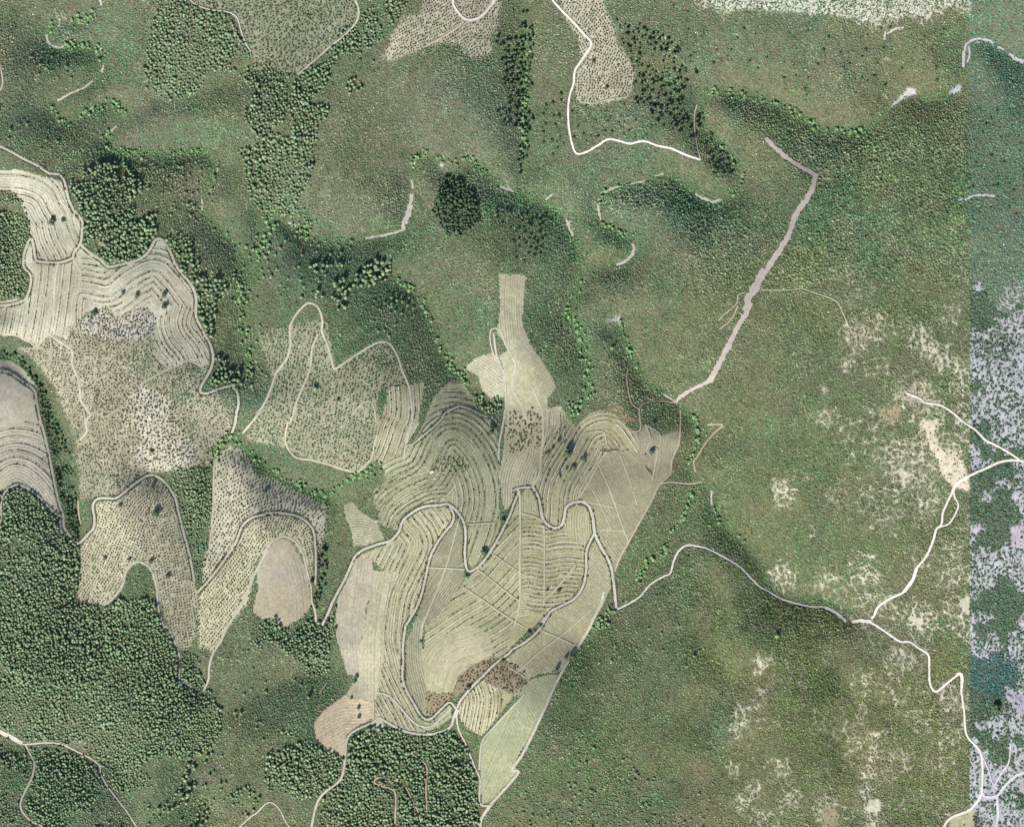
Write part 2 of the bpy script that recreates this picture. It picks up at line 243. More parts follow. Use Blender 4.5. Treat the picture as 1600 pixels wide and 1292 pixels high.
# planted rows: (field text, outline, guide, spacing, kind, terrace spacing)   kind: v vine rows, '' none
ROWS = [
 ('ploughed brown field', "21:560,930 600,870 690,880 700,950 690,1080 650,1190 650,1290 31:640,100 610,250 620,390 540,390 520,300 480,200 470,100 21:480,1130 530,1020", "21:600,900 560,1290 31:580,380", 5, 'v', 0),
 ('dry yellow meadow', "21:700,950 760,960 860,970 800,1090 760,1200 760,1290 31:750,100 740,300 730,480 710,545 530,505 600,400 610,250 640,100 21:650,1290 660,1180 690,1050", "21:760,950 700,1290 31:690,500", 5.5, 'v', 0),
 ('pale yellow meadow', "31:980,240 1080,170 1200,110 1290,90 1380,150 1430,210 1400,280 1280,330 1200,400 1170,490 1130,500 1010,480 980,350", "31:1000,470 1100,250 1380,130", 6, 'v', 0),
 ('west wing plot', "11:1240,970 1300,910 1400,880 1440,910 1470,1000 1475,1140 1400,1150 1340,1100 1320,1020", "11:1260,980 1460,1130", 4.6, 'v', 0),
 ('green sown field', "32:0,700 100,700 0,940 31:1560,950 1400,1130 1340,1160 1330,900 1340,800 1440,660 1530,570 1596,510 32:60,560", "31:1350,1150 1596,600", 4.6, 'v', 0),
 ('small orchard plot', "31:0,0 1,0 1,1", "31:0,0 10,0", 50, '', 0),
 ('upper left terraces', "00:0,1020 200,1030 370,1080 450,1280 10:440,30 490,100 485,200 440,290 350,340 220,320 190,200 170,100 130,0 00:130,1200 60,1130 0,1140", "00:0,1075 150,1085 270,1140 330,1250 10:350,50 370,160 420,260", 4.5, 'v', 13),
 ('upper left terraces', "10:150,560 180,480 200,400 240,350 340,350 430,330 470,400 490,470 440,530 430,700 400,790 300,770 220,840 100,780 0,760 0,610", "10:335,400 325,500 300,680 285,760", 4.5, 'v', 16),
 ('upper left terraces', "10:490,250 560,300 650,370 820,330 890,270 930,205 980,230 1020,310 1080,410 1150,500 1120,620 1050,600 880,610 800,620 700,690 640,600 520,640 450,720 430,640 440,530 490,470 470,380", "10:420,760 430,560 470,490 560,500 650,510 760,430 870,370 950,365 1020,430 1090,520 1130,580", 4.5, 'v', 12),
 ('upper left terraces', "10:1060,600 1130,600 1165,670 1250,850 1240,950 1200,960 1110,930 1010,970 920,910 910,800 920,700 980,630", "10:1060,590 1030,700 1060,790 1120,860 1170,960", 4.0, 'v', 9),
 ('lower left terraces', "10:0,900 80,930 160,1000 220,1080 240,1290 20:260,150 300,330 340,500 370,620 330,620 270,560 210,500 100,440 40,470 0,540", "20:-80,560 0,430 60,375 110,365 170,395 240,465 330,600", 4.5, 'v', 15),
 ('bare plot on the pale spur', "21:170,900 230,870 280,930 310,1080 320,1180 280,1230 200,1290", "21:170,850 210,950 240,1100 250,1290", 6, 'v', 0),
 ('west slope vineyard', "11:790,1090 830,1070 900,1080 1000,1050 980,1190 960,1290 21:960,100 900,200 870,260 760,330 690,290 700,180 720,30 710,0 11:740,1290", "11:880,1060 890,1200 880,1290 21:860,100 820,220 770,340", 4.0, 'v', 10),
 ('domed vineyard', "11:1000,1290 1050,1150 1150,1050 1230,1060 1290,1150 1320,1240 1400,1270 21:1420,60 1440,200 1450,400 1440,560 1450,640 1440,740 1380,850 1280,940 1250,900 1250,740 1220,640 1150,560 1000,570 930,600 860,680 830,720 740,680 700,540 700,470 770,410 760,360 740,330 880,210 940,180", "21:700,640 750,540 850,450 1000,370 1100,180 1200,150 1300,250 1370,400 1390,560 1350,720 1290,900", 4.0, 'v', 11),
 ('domed vineyard', "21:700,470 770,410 900,360 1050,370 1120,420 1130,560 1000,570 930,600 860,680 830,720 740,680 700,540", "21:720,700 760,600 860,510 1000,440 1140,420", 4.0, 'v', 9),
 ('small tongue plot', "21:520,570 570,545 640,620 720,670 770,780 700,800 580,810 560,700 525,620", "21:540,650 620,640 720,660", 4, 'v', 0),
 ('orange earth field', "31:340,680 400,600 530,505 710,545 700,640 600,690 540,740 525,860 430,830 360,770", "31:380,640 500,580 620,580 720,560", 5, 'v', 0),
 ('valley side vineyard', "21:600,870 740,810 800,780 850,720 880,650 980,590 1100,570 1160,600 1170,640 1100,740 1030,880 1000,1000 950,1180 890,1290 31:880,150 870,400 840,420 760,300 750,100 21:760,1290 760,1200 860,970 760,960 700,900", "21:900,700 960,800 880,980 830,1100 800,1290 31:800,200 830,320", 4.0, 'v', 11),
 ('valley side vineyard', "31:870,400 940,560 1000,650 1100,600 1160,560 1160,640 1100,690 1000,730 880,710 730,640 700,640 710,545 730,480 750,300 850,320", "31:800,300 860,440 930,570 1000,690 1100,670 1180,600", 4.0, 'v', 9),
 ('long strip vineyard', "21:1170,640 1220,680 1235,750 1230,900 1240,1000 1180,1090 1110,1190 1000,1290 31:1000,80 980,230 1000,350 1010,480 990,630 940,540 890,450 890,200 960,20 21:990,1130 1020,950 1060,830 1120,750", "21:1100,1000 1000,1150 31:930,60 920,300 960,480", 3.6, 'v', 0),
 ('central vineyard', "21:1270,960 1380,860 1460,740 1530,570 1596,470 22:50,470 110,470 160,560 190,670 240,710 20:0,0", "22:0,500 0,700", 4, '', 0),
 ('central vineyard', "21:1270,960 1380,860 1460,740 1530,600 1596,620 22:50,620 50,1150 0,1292 31:1500,250 1420,300 1380,150 1280,90 1150,130 1050,190 1000,230 21:1000,1290 1120,1180 1180,1090 1240,1010", "21:1050,1250 1200,1150 1350,1060 1500,900 1596,800", 4.4, 'v', 13),
 ('central vineyard', "22:50,620 150,640 240,710 290,700 350,760 430,790 430,960 400,1050 350,1120 200,1220 130,1290 32:130,100 0,210 31:1560,200 22:20,1292 50,1150", "22:30,860 120,850 200,870 300,850 430,860", 4.2, 'v', 9),
 ('central vineyard', "22:290,700 320,600 380,560 440,580 480,660 480,730 440,800 380,800 310,760", "22:380,560 360,650 370,800", 4.0, 'v', 0),
 ('central vineyard', "21:1530,560 1596,470 22:50,470 120,470 160,560 175,620 50,600 21:1596,620 1520,600", "22:60,470 60,620", 4.0, 'v', 0),
 ('south terraces', "31:1250,500 1340,410 1440,460 1530,510 1450,620 1340,750 1260,710 1210,650 1210,560", "31:1330,400 1370,500 1370,580 1340,740", 4.5, 'v', 7.5),
 ('right flank vineyard', "22:490,750 560,880 600,960 585,1060 545,1150 490,1250 32:500,0 440,130 370,240 280,370 230,370 120,400 90,430 60,370 0,350 31:1560,330 1480,300 1596,190 32:0,240 150,130 220,20 22:160,1290 240,1190 370,1120 440,960 440,840", "32:200,40 320,200 420,330", 3.6, 'v', 0),
 ('east vineyard', "22:400,520 520,310 610,560 690,780 610,960 560,870 500,760 480,650 460,580", "22:420,480 700,860", 3.8, 'v', 0),
 ('east vineyard', "22:520,310 540,250 700,240 800,270 790,350 880,440 820,550 690,780 610,560", "22:540,300 830,560", 3.6, 'v', 0),
 ('green sown field', "32:0,500 100,420 230,380 270,390 240,470 180,600 100,700 0,700", "32:80,440 160,500 200,560", 4.2, 'v', 0),
 ('ridge vineyard', "22:380,100 460,20 540,0 620,30 700,110 750,150 760,260 700,240 540,230 520,310 400,520 370,550 300,680 240,700 180,630 150,500 120,450 180,400 175,250 185,120 330,50 380,110", "22:250,640 270,450 380,250 450,130 540,90 620,110 700,220", 4.0, 'v', 9),
 ('knoll plot', "22:750,150 790,85 880,150 990,120 1000,200 950,300 940,380 870,440 820,360 790,330 800,260 760,270", "22:820,100 850,200 830,400", 4.2, 'v', 0),
 ('north column vineyard', "11:1440,410 12:0,415 80,420 75,560 60,680 110,830 0,810 11:1500,860 1430,760 1450,600", "11:1520,410 1510,600 1530,860", 3.8, 'v', 0),
 ('north column vineyard', "12:0,810 110,830 180,930 250,1040 260,1090 210,1150 140,1110 60,1000", "12:0,860 180,1120", 3.6, 'v', 0),
 ('north column vineyard', "22:180,0 330,0 380,110 300,170 180,400 120,450 175,250", "22:250,0 250,120 180,400", 4.0, 'v', 12),
 ('north column vineyard', "11:1480,1100 12:0,1100 60,1180 100,1290 22:180,50 180,380 100,450 40,470 21:1530,560 1470,600 1440,400 1470,250 1480,0", "21:1530,560 1540,400 1596,260 22:80,200 150,180", 4.0, 'v', 0),
]
# orchards: (text, outline, guide, spacing between rows, spacing in row, radius, soil a, soil b, plant colour, jitter)
ORCH = [
 ('stony west orchard', "10:420,720 530,640 640,600 720,690 880,610 930,660 910,900 1010,970 1110,930 1240,960 1200,1070 1190,1110 1370,1090 1405,1290 20:1400,80 1260,250 1240,330 1150,340 1000,370 900,385 740,490 640,520 470,540 455,300 440,200 400,60 10:400,1290 330,1100 200,920 100,850 220,840 290,780 400,800", "20:450,-400 700,-380 900,-200 950,0 1000,300", 4.4, 4.2, (1.0,1.9), (168,158,130), (146,138,110), (108,114,88), .7),
 ('bright bare orchard patch', "10:740,1150 850,1080 960,1110 1050,1180 1010,1290 20:1100,60 1090,130 1140,200 1160,290 1080,340 880,360 760,250 860,200 800,120 730,90 10:720,1270", "20:700,100 900,160 1150,200", 6.0, 6.2, (1.2,2.3), (178,166,138), (170,164,144), (102,100,82), .7),
 ('pale bare orchard patch', "10:520,660 600,600 700,690 850,600 930,680 910,760 800,790 640,800 450,740", "10:500,720 930,690", 5.6, 5.6, (1.1,1.9), (182,170,150), (176,174,170), (92,98,90), .9),
 ('spur orchard below the road', "20:470,810 555,700 560,560 640,530 700,525 860,405 900,395 990,460 1040,560 1080,700 1130,900 1150,1030 1180,1090 1180,1290 30:1150,0 1160,150 1130,240 1060,240 1000,100 960,0 20:935,1100 930,1060 880,930 830,905 760,950 720,1060 620,1160 450,1150 470,1000", "20:500,1150 650,900 780,600 900,500 980,620 1060,900 1120,1290", 4.3, 4.4, (1.1,1.6), (184,174,138), (174,164,132), (110,112,82), .25),
 ('dotted orchard on the pale spur', "20:1270,300 1350,210 1420,230 1500,330 21:0,390 120,420 200,470 330,520 420,570 410,760 360,850 352,900 350,800 330,700 250,640 150,615 0,620 20:1500,640 1440,690 1400,790 1280,960 1190,1060 1200,900 1250,780", "20:1200,1000 1350,780 1440,640 1590,570 21:150,560 300,610 390,760", 5.2, 5.0, (1.3,1.9), (188,178,148), (176,166,138), (100,102,82), .3),
 ('inner dotted orchard', "20:1590,640 21:0,630 150,625 250,650 320,700 340,800 345,900 350,1000 330,1000 300,930 260,850 200,765 150,750 80,800 0,920 20:1480,1150 1350,1290 30:1260,260 1180,230 1160,0 20:1180,1100 1340,890 1440,720 1500,650", "20:1200,1100 1400,850 1500,700 1596,660 21:200,680 290,780 330,950", 4.6, 4.2, (1.2,1.7), (184,176,138), (174,168,130), (106,108,80), .2),
 ('ragged upper orchard', "11:0,760 200,720 370,680 430,700 470,970 560,900 760,815 870,990 900,1060 790,1090 730,1100 720,1290 21:720,150 700,300 620,370 500,360 330,300 180,230 0,200 20:1450,170 1550,0 10:1520,1290 11:50,1180 100,1050", "11:180,730 130,900 60,1290 21:-60,300", 4.8, 4.4, (1.1,2.0), (150,148,116), (138,134,104), (108,116,84), .7),
 ('brown orchard corner', "31:1190,480 1210,400 1280,330 1400,270 1450,290 1560,335 1596,380 32:60,370 90,430 20,510 0,525 31:1530,510 1440,460 1340,400 1260,460", "31:1190,480 1320,330 1500,280", 4.4, 4.6, (1.3,2.2), (160,142,112), (150,130,104), (90,80,62), .8),
 ('small orchard plot', "31:1010,485 1130,500 1170,500 1100,585 1040,635 1010,610", "31:1010,500 1150,510", 4.5, 4.5, (1.1,1.8), (166,150,112), (160,144,108), (94,84,60), .8),
 ('brown hollow orchard', "21:1480,0 1596,0 22:130,-20 180,60 170,220 100,230 0,260 21:1500,270 1490,120", "22:0,0 0,220", 4.6, 4.6, (1.3,2.3), (178,162,126), (158,146,112), (104,98,72), 1.0),
 ('dome top orchard', "21:1040,320 1100,270 1200,270 1240,300 1270,340 1200,400 1120,390 1050,350", "21:1050,300 1250,320", 4.4, 4.6, (1.2,1.8), (164,142,104), (156,134,100), (84,84,56), .9),
 ('top centre orchard', "01:750,360 800,220 880,100 980,90 980,20 1130,0 1470,0 1440,160 1400,210 1410,320 1300,360 1230,320 1190,270 1100,265 960,310 800,370", "01:760,340 900,240 1100,160 1230,80 1400,60", 4.2, 4.0, (1.1,1.6), (176,166,138), (166,158,130), (96,96,72), .4),
 ('top hourglass orchard', "02:310,110 230,0 500,0 560,70 600,140 620,250 690,350 730,440 720,520 680,590 480,640 380,600 370,450 430,340 400,330 390,220", "02:330,90 430,200 480,290 560,330 640,400 640,520 560,600 450,600", 4.2, 4.2, (1.2,1.6), (178,170,140), (168,160,132), (92,90,68), .3),
 ('dense olive slope', "01:0,0 590,0 605,100 500,230 250,440 100,440 0,430 00:1500,330 1430,150 1350,75 1180,40 1130,0", "01:100,0 140,200 300,330", 4.2, 3.6, (1.2,2.0), (142,144,114), (134,134,106), (112,120,88), 1.0),
]
# tree stands: (kind, text, outline, spacing, (rmin, rmax), keep)  kinds: pine (pale green), oak (dark), alder (bright)
STANDS = [
 ('pine','in the dense wood at the lower left', "20:0,640 30,480 100,450 250,560 350,640 380,740 465,810 470,1000 440,1150 600,1180 680,1120 760,1130 930,1120 960,1250 30:1020,180 1060,260 1100,250 1160,280 1200,400 1250,480 1300,600 1330,750 1250,850 1100,900 950,860 800,950 640,960 590,930 450,850 200,800 100,780 0,720", 5.6, (2.1,3.5), .93),
 ('pine','in the wood below the forked track', "30:160,820 450,860 590,960 700,1140 800,1290 270,1290 140,1180 200,950", 5.6, (1.9,3.0), .75),
 ('pine','in the lower left corner scrub', "30:0,770 150,830 180,950 110,1150 180,1290 0,1290", 6.0, (1.8,2.8), .5),
 ('pine','in the small square grove', "30:650,970 860,960 900,1050 750,1110 660,1060", 5.2, (2.0,2.8), .95),
 ('pine','in the loose wood south of the spur', "30:860,1150 1000,1150 1100,900 1200,800 1300,850 1596,1150 1450,1250 1300,1100 1100,1290 850,1290", 7.5, (2.3,3.6), .55),
 ('pine','in the wood under the orange field', "31:60,860 200,800 350,780 510,880 560,740 700,690 900,740 1080,745 1160,710 1230,800 1310,970 1320,1150 1330,1290 340,1290 400,1100 500,1020 370,1120 200,1100 50,1080", 6.2, (2.2,3.8), .88),
 ('pine','in the grove below the bare plot', "31:0,80 100,60 220,130 300,60 400,100 470,0 470,150 440,200 440,350 350,420 200,300 100,200 0,220", 6.0, (2.3,3.6), .85),
 ('pine','in the grove left of the orange field', "31:210,400 440,420 400,560 300,700 200,750 100,800 0,900 60,760 230,640 300,520", 8.0, (2.2,3.6), .45),
 ('oak','in the narrow belt of trees', "10:0,840 100,880 180,960 260,1080 320,1290 20:400,250 450,500 470,700 480,780 440,760 380,640 330,450 280,250 230,0 10:230,1080 150,980 60,900 0,880", 6.4, (2.4,3.6), .85),
 ('pine','in the wood at the left edge', "10:0,0 130,0 170,100 170,200 130,300 140,400 170,480 140,550 0,570 00:0,1150 60,1140 130,1210 170,1290", 5.6, (2.2,3.3), .97),
 ('pine','in the wood above the terraces', "00:500,1000 600,950 780,980 850,1130 700,1292 10:800,0 780,100 900,60 940,150 900,270 820,330 650,360 550,280 490,240 490,100 440,0 00:470,1290 410,1100", 6.4, (2.6,3.9), .92),
 ('pine','on the slope east of the terraces', "10:980,200 1100,150 1200,350 1350,480 1280,600 1240,800 1160,660 1160,520 1080,400", 7.0, (2.3,3.6), .85),
 ('pine','beside the hairpin road', "10:1270,880 1440,1000 1440,1080 1300,1080 1240,1060", 7, (2.4,3.6), .8),
 ('pine','in the olive green wood at the upper left', "00:950,0 1130,20 1350,100 1420,200 1480,320 1596,380 01:100,440 250,450 0,560 00:1500,500 1350,430 1250,420 1180,560 1000,600 860,540 850,400 900,200", 6.4, (2.2,3.2), .8),
 ('pine','in the long wood down the north slope', "01:0,560 250,450 400,380 450,480 300,600 450,650 380,760 330,1000 230,1280 0,1290 00:1550,1290 1400,900 1550,850 1400,600", 6.8, (2.5,3.8), .93),
 ('pine','in the wood right of the curved track', "01:480,220 650,20 900,0 880,80 780,230 620,320 480,330 450,420 300,460 400,330", 6.6, (2.3,3.4), .7),
 ('pine','in the loose trees below the curved track', "01:600,350 720,340 740,480 640,560 520,560", 8, (2.3,3.2), .6),
 ('oak','in the dark oval grove', "01:1110,1050 1200,1060 1290,1150 1330,1290 11:1310,100 1200,200 1130,180 1060,50 01:1050,1200", 6.0, (2.8,3.8), .97),
 ('oak','in the copse right of the oval grove', "11:1400,0 1596,0 12:260,60 220,150 160,330 0,330 11:1500,150 1420,100", 9.0, (2.2,3.4), .55),
 ('pine','in the small copse above the peaked road', "11:690,330 800,320 820,420 760,470 590,500 600,420", 7.5, (2.8,4.2), .9),
 ('pine','in the little row west of that copse', "11:300,350 520,340 520,390 320,390", 7.5, (2.6,3.6), .8),
 ('pine','in the copse behind the peaked road', "11:450,440 560,430 570,620 490,640 460,560", 8, (2.8,4.2), .85),
 ('pine','in the straggling trees at the road bend', "11:250,520 400,500 420,560 270,570", 7.5, (2.6,3.8), .8),
 ('pine','scattered on the scrub east of the copses', "11:690,560 900,540 960,620 820,660 700,650", 11, (2.4,3.6), .8),
 ('pine','scattered below those trees', "11:690,690 840,700 830,790 700,780", 10, (2.4,3.6), .8),
 ('oak','in the dark strip of trees down the top valley', "01:1400,230 1596,230 02:30,60 100,50 150,200 120,500 100,900 60,1080 20,950 0,600 01:1500,830 1420,650 1400,450", 7.6, (2.2,3.6), .75),
 ('oak','in the dark wood right of the hourglass orchard', "02:600,100 750,150 1000,280 1130,400 1110,560 1110,620 1100,860 1000,820 850,700 720,620 700,580 730,440 640,250", 8.4, (2.2,3.6), .7),
 ('oak','on the scrub inside the white road loop', "02:350,640 650,600 860,720 840,840 600,800 380,880 345,780", 13, (2.0,3.2), .55),
 ('oak','left of the white road', "02:180,520 320,560 320,900 250,960 170,900", 11, (2.2,3.4), .45),
 ('oak','on the bank right of the thin track', "02:1110,600 1160,760 1250,850 1330,980 1300,1080 1180,1060 1150,900", 9, (2.4,3.8), .7),
 ('oak','dotted over the grassy upper right slope', "02:900,20 1500,120 03:400,150 1200,150 1200,480 800,500 600,600 400,640 0,500 02:1200,480 1100,300", 21, (2.0,3.4), .5),
 ('oak','dotted along the right edge', "03:1270,600 1596,650 1596,1290 1270,1290", 16, (1.8,3.0), .5),
 ('pine','in the narrow wooded gully', "20:1000,380 1100,350 1230,350 1260,500 1240,800 1200,1050 1160,1050 1110,820 1050,580", 5.2, (1.8,2.8), .85),
 ('oak','beside the bare plot', "21:370,800 420,830 430,1000 380,1100 360,1200 320,1200 330,1060 360,900", 7.5, (2.4,3.6), .8),
 ('oak','below the brown field road', "21:420,1180 490,1170 480,1292 31:460,80 380,110 390,20 21:410,1290", 7.5, (2.4,3.4), .85),
 ('pine','scattered on the lower right scrub', "32:750,1110 1190,1080 1190,1290 750,1290", 15, (2.2,3.4), .55),
 ('pine','in the small clump on the lower scrub', "32:580,960 680,870 730,900 730,950 800,990 900,1000 860,1040 640,1030", 9, (2.2,3.2), .8),
 ('pine','scattered beside the pale track', "32:0,1060 150,1040 250,1150 290,980 350,930 400,800 480,780 530,860 400,950 400,1050 540,1030 560,1250 300,1292 0,1292", 12, (2.1,3.2), .65),
 ('pine','dotted on the middle scrub', "32:430,150 700,150 950,40 1120,230 1120,330 960,350 700,300 450,340", 19, (1.9,2.8), .6),
 ('pine','dotted on the lower left scrub', "30:1350,200 1596,220 1596,700 31:0,900 30:1596,900 1350,600", 14, (2.2,3.4), .5),
 ('pine','dotted round the upper left stream', "00:180,330 420,330 420,480 230,480", 12, (2.2,3.2), .7),
 ('pine','dotted on the upper left scrub', "00:0,620 150,640 420,880 520,950 430,1000 300,900 0,830", 16, (2.4,3.6), .6),
 ('pine','on the hillside left of the wood', "00:800,960 1280,1000 1250,1290 900,1290", 12, (2.2,3.4), .6),
 ('pine','dotted in the dark valley', "10:1250,100 1596,300 1596,1000 1470,1100 1400,800 1400,500", 13, (2.2,3.6), .6),
 ('pine','dotted on the valley floor scrub', "11:0,0 250,60 700,220 680,330 200,600 0,640", 15, (2.3,3.6), .55),
 ('oak','in the gully through the central fields', "21:1380,60 1420,100 1410,160 1370,110 g:", 6, (2.4,3.4), .9),
 ('oak','on the bank inside the ridge vineyard', "22:220,170 300,130 330,180 350,260 440,290 390,370 330,400 250,420 200,400 210,280", 9.5, (2.0,3.6), .42),
 ('pine','in the wood by the north tip of the ridge vineyard', "11:1300,1120 1450,1150 1470,1210 1400,1250 1330,1230", 6, (2.2,3.6), .8),
 ('alder','in the pocket above the ridge vineyard', "12:330,1180 420,1190 430,1290 22:400,50 370,100 340,50 12:340,1280", 7, (2.4,4.0), .85),
]
STANDS = [(k, t, o.replace(' g:', ''), s, r, q) for k, t, o, s, r, q in STANDS]
# bright trees along stream beds: (line, half width, spacing, text)
BANKS = [
 ("22:1065,490 1060,560 1010,630 980,680 950,740 930,800 870,850 800,920 750,1000 745,1030", 5.5, 4.6, 'in the green strip nearing the fields'),
 ("22:640,1160 560,1210 510,1280 32:560,60 500,130 420,200", 6.5, 4.8, 'in the green strip edging the fields'),
 ("11:810,440 900,480 960,530 1000,600 1040,700 1070,800 1130,920 1200,990 1260,1070", 5, 6.0, 'along the stream above the domed vineyard'),
 ("12:640,690 665,780 700,880 740,965", 3.0, 5.0, 'along the gully left of the firebreak'),
 ("22:1080,70 1120,130 1100,220 1060,290 1030,350", 7, 6.0, 'along the gully right of the knoll'),
 ("22:1190,570 1250,680 1380,780", 4, 7.0, 'along the gully above the white road'),
 ("20:1390,120 1370,160 1330,200 1280,240 1250,310", 8, 6.0, 'in the clump where the roads meet'),
 ("20:1400,130 1430,220 21:80,330 200,430 400,500 540,420 720,360", 6, 8.0, 'in the hollow below the ragged orchard'),
 ("21:470,380 620,380 730,330", 7, 6.0, 'at the lower rim of the ragged orchard'),
 ("00:310,150 450,130 560,90 g:", 8, 6.5, 'round the first bend of the stream'),
 ("00:400,275 500,270 590,290 610,350", 7, 6.5, 'round the second bend of the stream'),
 ("00:310,650 340,700 385,730 440,700 520,660 600,625 680,610 710,680 690,740 650,780 640,840 680,890 780,905 900,915 1050,905 1180,900 1240,920 1280,980", 7, 7.0, 'along the winding stream at the upper left'),
 ("10:1440,600 1420,450 1440,700 1450,800 1480,950 1480,1050", 8, 8.0, 'in the green valley east of the terraces'),
 ("11:0,300 60,200 100,80 200,30 350,200", 14, 7.0, 'in the lush clump by the stream'),
 ("02:1120,560 1250,540 1400,560 03:0,580 150,620 300,700 400,780 500,770 660,780", 6, 8.0, 'along the stream under the grassy slope'),
 ("02:1240,870 1300,940 1360,1010 1370,1080 1330,1150 1250,1185", 4, 7.0, 'along the looping stream bed'),
 ("02:690,1095 600,1115 540,1150 515,1200 510,1290 12:520,90 570,130 650,165 710,190", 4, 7.5, 'along the stream round the dark slope'),
 ("12:400,470 370,530 340,560 325,640 400,720 400,800 430,900 460,980 440,1060 470,1120 430,1150 410,1200", 6, 8.0, 'along the stream by the north vineyard'),
 ("02:90,300 80,500 70,700 60,900", 5, 8.0, 'down the floor of the top valley'),
 ("01:900,980 1010,900 1060,950 1250,960 1310,980 1410,1080", 6, 8.0, 'round the bend of the white stream bed'),
]
BANKS = [(a.replace(' g:', ''), b, c, d) for a, b, c, d in BANKS]
# bare rocky ground showing as a web between shrubs: (x, y, radius, strength)
WEB = [(1335,522,26,.75),(1365,512,28,.7),(1395,515,26,.6),(1430,525,22,.9),(1450,545,20,1),(1475,562,24,.9),(1500,570,22,.8),(1500,600,40,.6),
 (1340,545,20,.6),(1325,565,14,.7),(1340,455,34,.35),(1480,490,26,.45),(1420,610,40,.6),(1455,650,40,.8),(1385,650,34,.5),(1478,700,46,.8),(1425,720,50,.75),(1390,710,40,.5),
 (1500,650,30,.7),(1290,655,20,.8),(1285,610,14,.5),(1225,770,24,.9),(1212,762,12,1),(1250,745,20,.5),(1390,790,50,.5),(1440,780,46,.55),(1340,780,40,.3),(1495,860,26,.7),(1490,900,34,.95),(1500,950,34,.9),
 (1440,965,30,.95),(1400,900,30,.3),(1345,880,26,.5),(1355,900,18,.8),(1350,935,24,.5),(1290,905,30,.5),(1225,905,24,.7),(1330,945,30,.4),(1400,1028,20,1),(1415,1020,16,1),(1385,1040,14,.9),
 (1350,1060,9,1),(1348,1085,9,1),(1348,1110,14,.9),(1340,1125,18,.6),(1362,1150,14,.9),(1365,1175,14,.9),(1400,1190,26,.7),(1355,1205,14,.95),(1352,1235,14,.95),(1360,1262,16,1),(1358,1290,16,1),
 (1190,1035,14,.9),(1183,1050,8,1),(1200,1028,14,.7),(1188,1080,10,.5),(1160,1120,18,.9),(1148,1140,14,.7),(1185,1110,24,.5),(1145,1200,14,.8),(1180,1235,16,.9),(1220,1205,24,.5),(1160,1255,20,.6),
 (1190,1285,24,.9),(1230,1250,26,.6),(1290,1260,26,.7),(1300,1285,20,.8),(1440,1110,50,.45),(1480,1090,26,.7),(1480,1150,34,.5),(1470,1205,40,.35),(1480,1250,40,.35),(1440,1250,40,.3),(1405,1250,30,.3),(1240,1050,30,.35),
 (1215,1130,30,.3),(1285,1130,30,.35),(1280,1200,40,.3),(1400,1140,40,.35),(1520,1090,30,.6),
 (1100,2,16,.9),(1130,8,16,.9),(1160,4,18,.8),(1190,5,20,1),(1215,4,18,.9),(1250,12,14,1),(1272,14,16,1),(1300,8,22,.9),(1320,18,18,.9),(1345,26,16,1),(1370,28,16,1),(1390,22,20,.8),(1410,10,26,.8),(1440,20,22,.8),(1470,12,20,.8),(1500,8,20,.8),(1340,2,26,.8),(1380,2,26,.8),
 (1580,470,28,.9),(1560,490,20,.8),(1590,500,20,.8),(1535,520,18,.7),(1560,530,26,.6),(960,500,10,.8),(950,505,10,.7),(888,350,6,1),(893,362,5,1),(1100,560,24,.25),(1070,540,34,.15),(680,405,10,.4),(640,620,20,.2),(1050,75,5,.6),(1150,58,5,.8),
 (1385,95,4,1),(1384,118,4,1),(1386,150,6,.8),(800,290,16,.5),(785,298,8,.8),(690,262,9,.8),(560,355,16,.4),(650,290,8,.6),(100,35,26,.35),(140,230,6,.8)]
BARE = [
 ((204,202,184), "02:1090,0 1180,34 1260,84 03:0,44 100,66 250,76 420,88 560,112 700,130 800,112 900,104 1000,82 1120,46 1250,24 1270,0", .62),  # open pale ground: (colour, outline, density left)
 ((214,202,176), "23:1030,60 1090,50 1090,90 1060,160 1110,240 1180,230 1240,330 1270,440 1270,490 1180,460 1110,400 1080,300 1040,240 1000,130 960,80", .12),
 ((176,172,184), "23:1270,290 1330,285 1330,350 1270,370", .05), ((186,176,182), "23:1510,690 1596,670 1596,840 1510,820", .06),
 ((184,178,186), "33:1290,250 1370,260 1460,330 1400,300 1300,280", .15), ((176,170,182), "33:1480,440 1560,500 1596,620 1560,620 1480,520", .12),
 ((180,176,140), "33:1150,1230 1300,1180 1290,1292 1120,1292", .06), ((176,170,180), "33:1300,1120 1360,1080 1420,1090 1400,1120 1340,1140 1280,1200", .1),
 ((186,182,178), "33:1596,960 1540,1000 1560,1080 1596,1150", .2), ((214,210,205), "03:800,630 850,590 910,520 950,530 960,555 880,585 810,640", .02), ((196,192,196), "03:1150,555 1190,510 1230,500 1220,545 1160,570", .05),
 ((156,146,118), "33:400,1180 450,1140 490,1200 480,1292 400,1292", .15), ((180,170,150), "13:800,1130 880,1080 1010,1120 1010,1180 900,1170", .35), ((176,160,132), "13:720,1200 860,1190 840,1292 760,1292", .35),
 ((168,150,122), "23:730,0 860,0 800,70 750,60", .35), ((190,168,130), "10:550,170 590,160 650,250 620,270", .15), ((166,142,108), "12:540,1220 640,1190 690,1250 740,1290 650,1292 22:700,80 620,20 560,0", .3),
 ((170,164,156), "01:1070,970 1160,1040 1100,1000", .3), ((176,172,170), "12:620,700 600,690 550,715 600,680 640,660 650,690", .2), ((196,190,170), "31:690,640 740,640 770,700 700,700", .05),
 ((150,140,110), "00:1550,60 1596,60 1596,200", .6), ((200,198,200), "23:1400,920 1450,890 1460,930 1420,950", .05), ((150,150,116), "22:30,1200 10,1292 -20,1292", .3)]
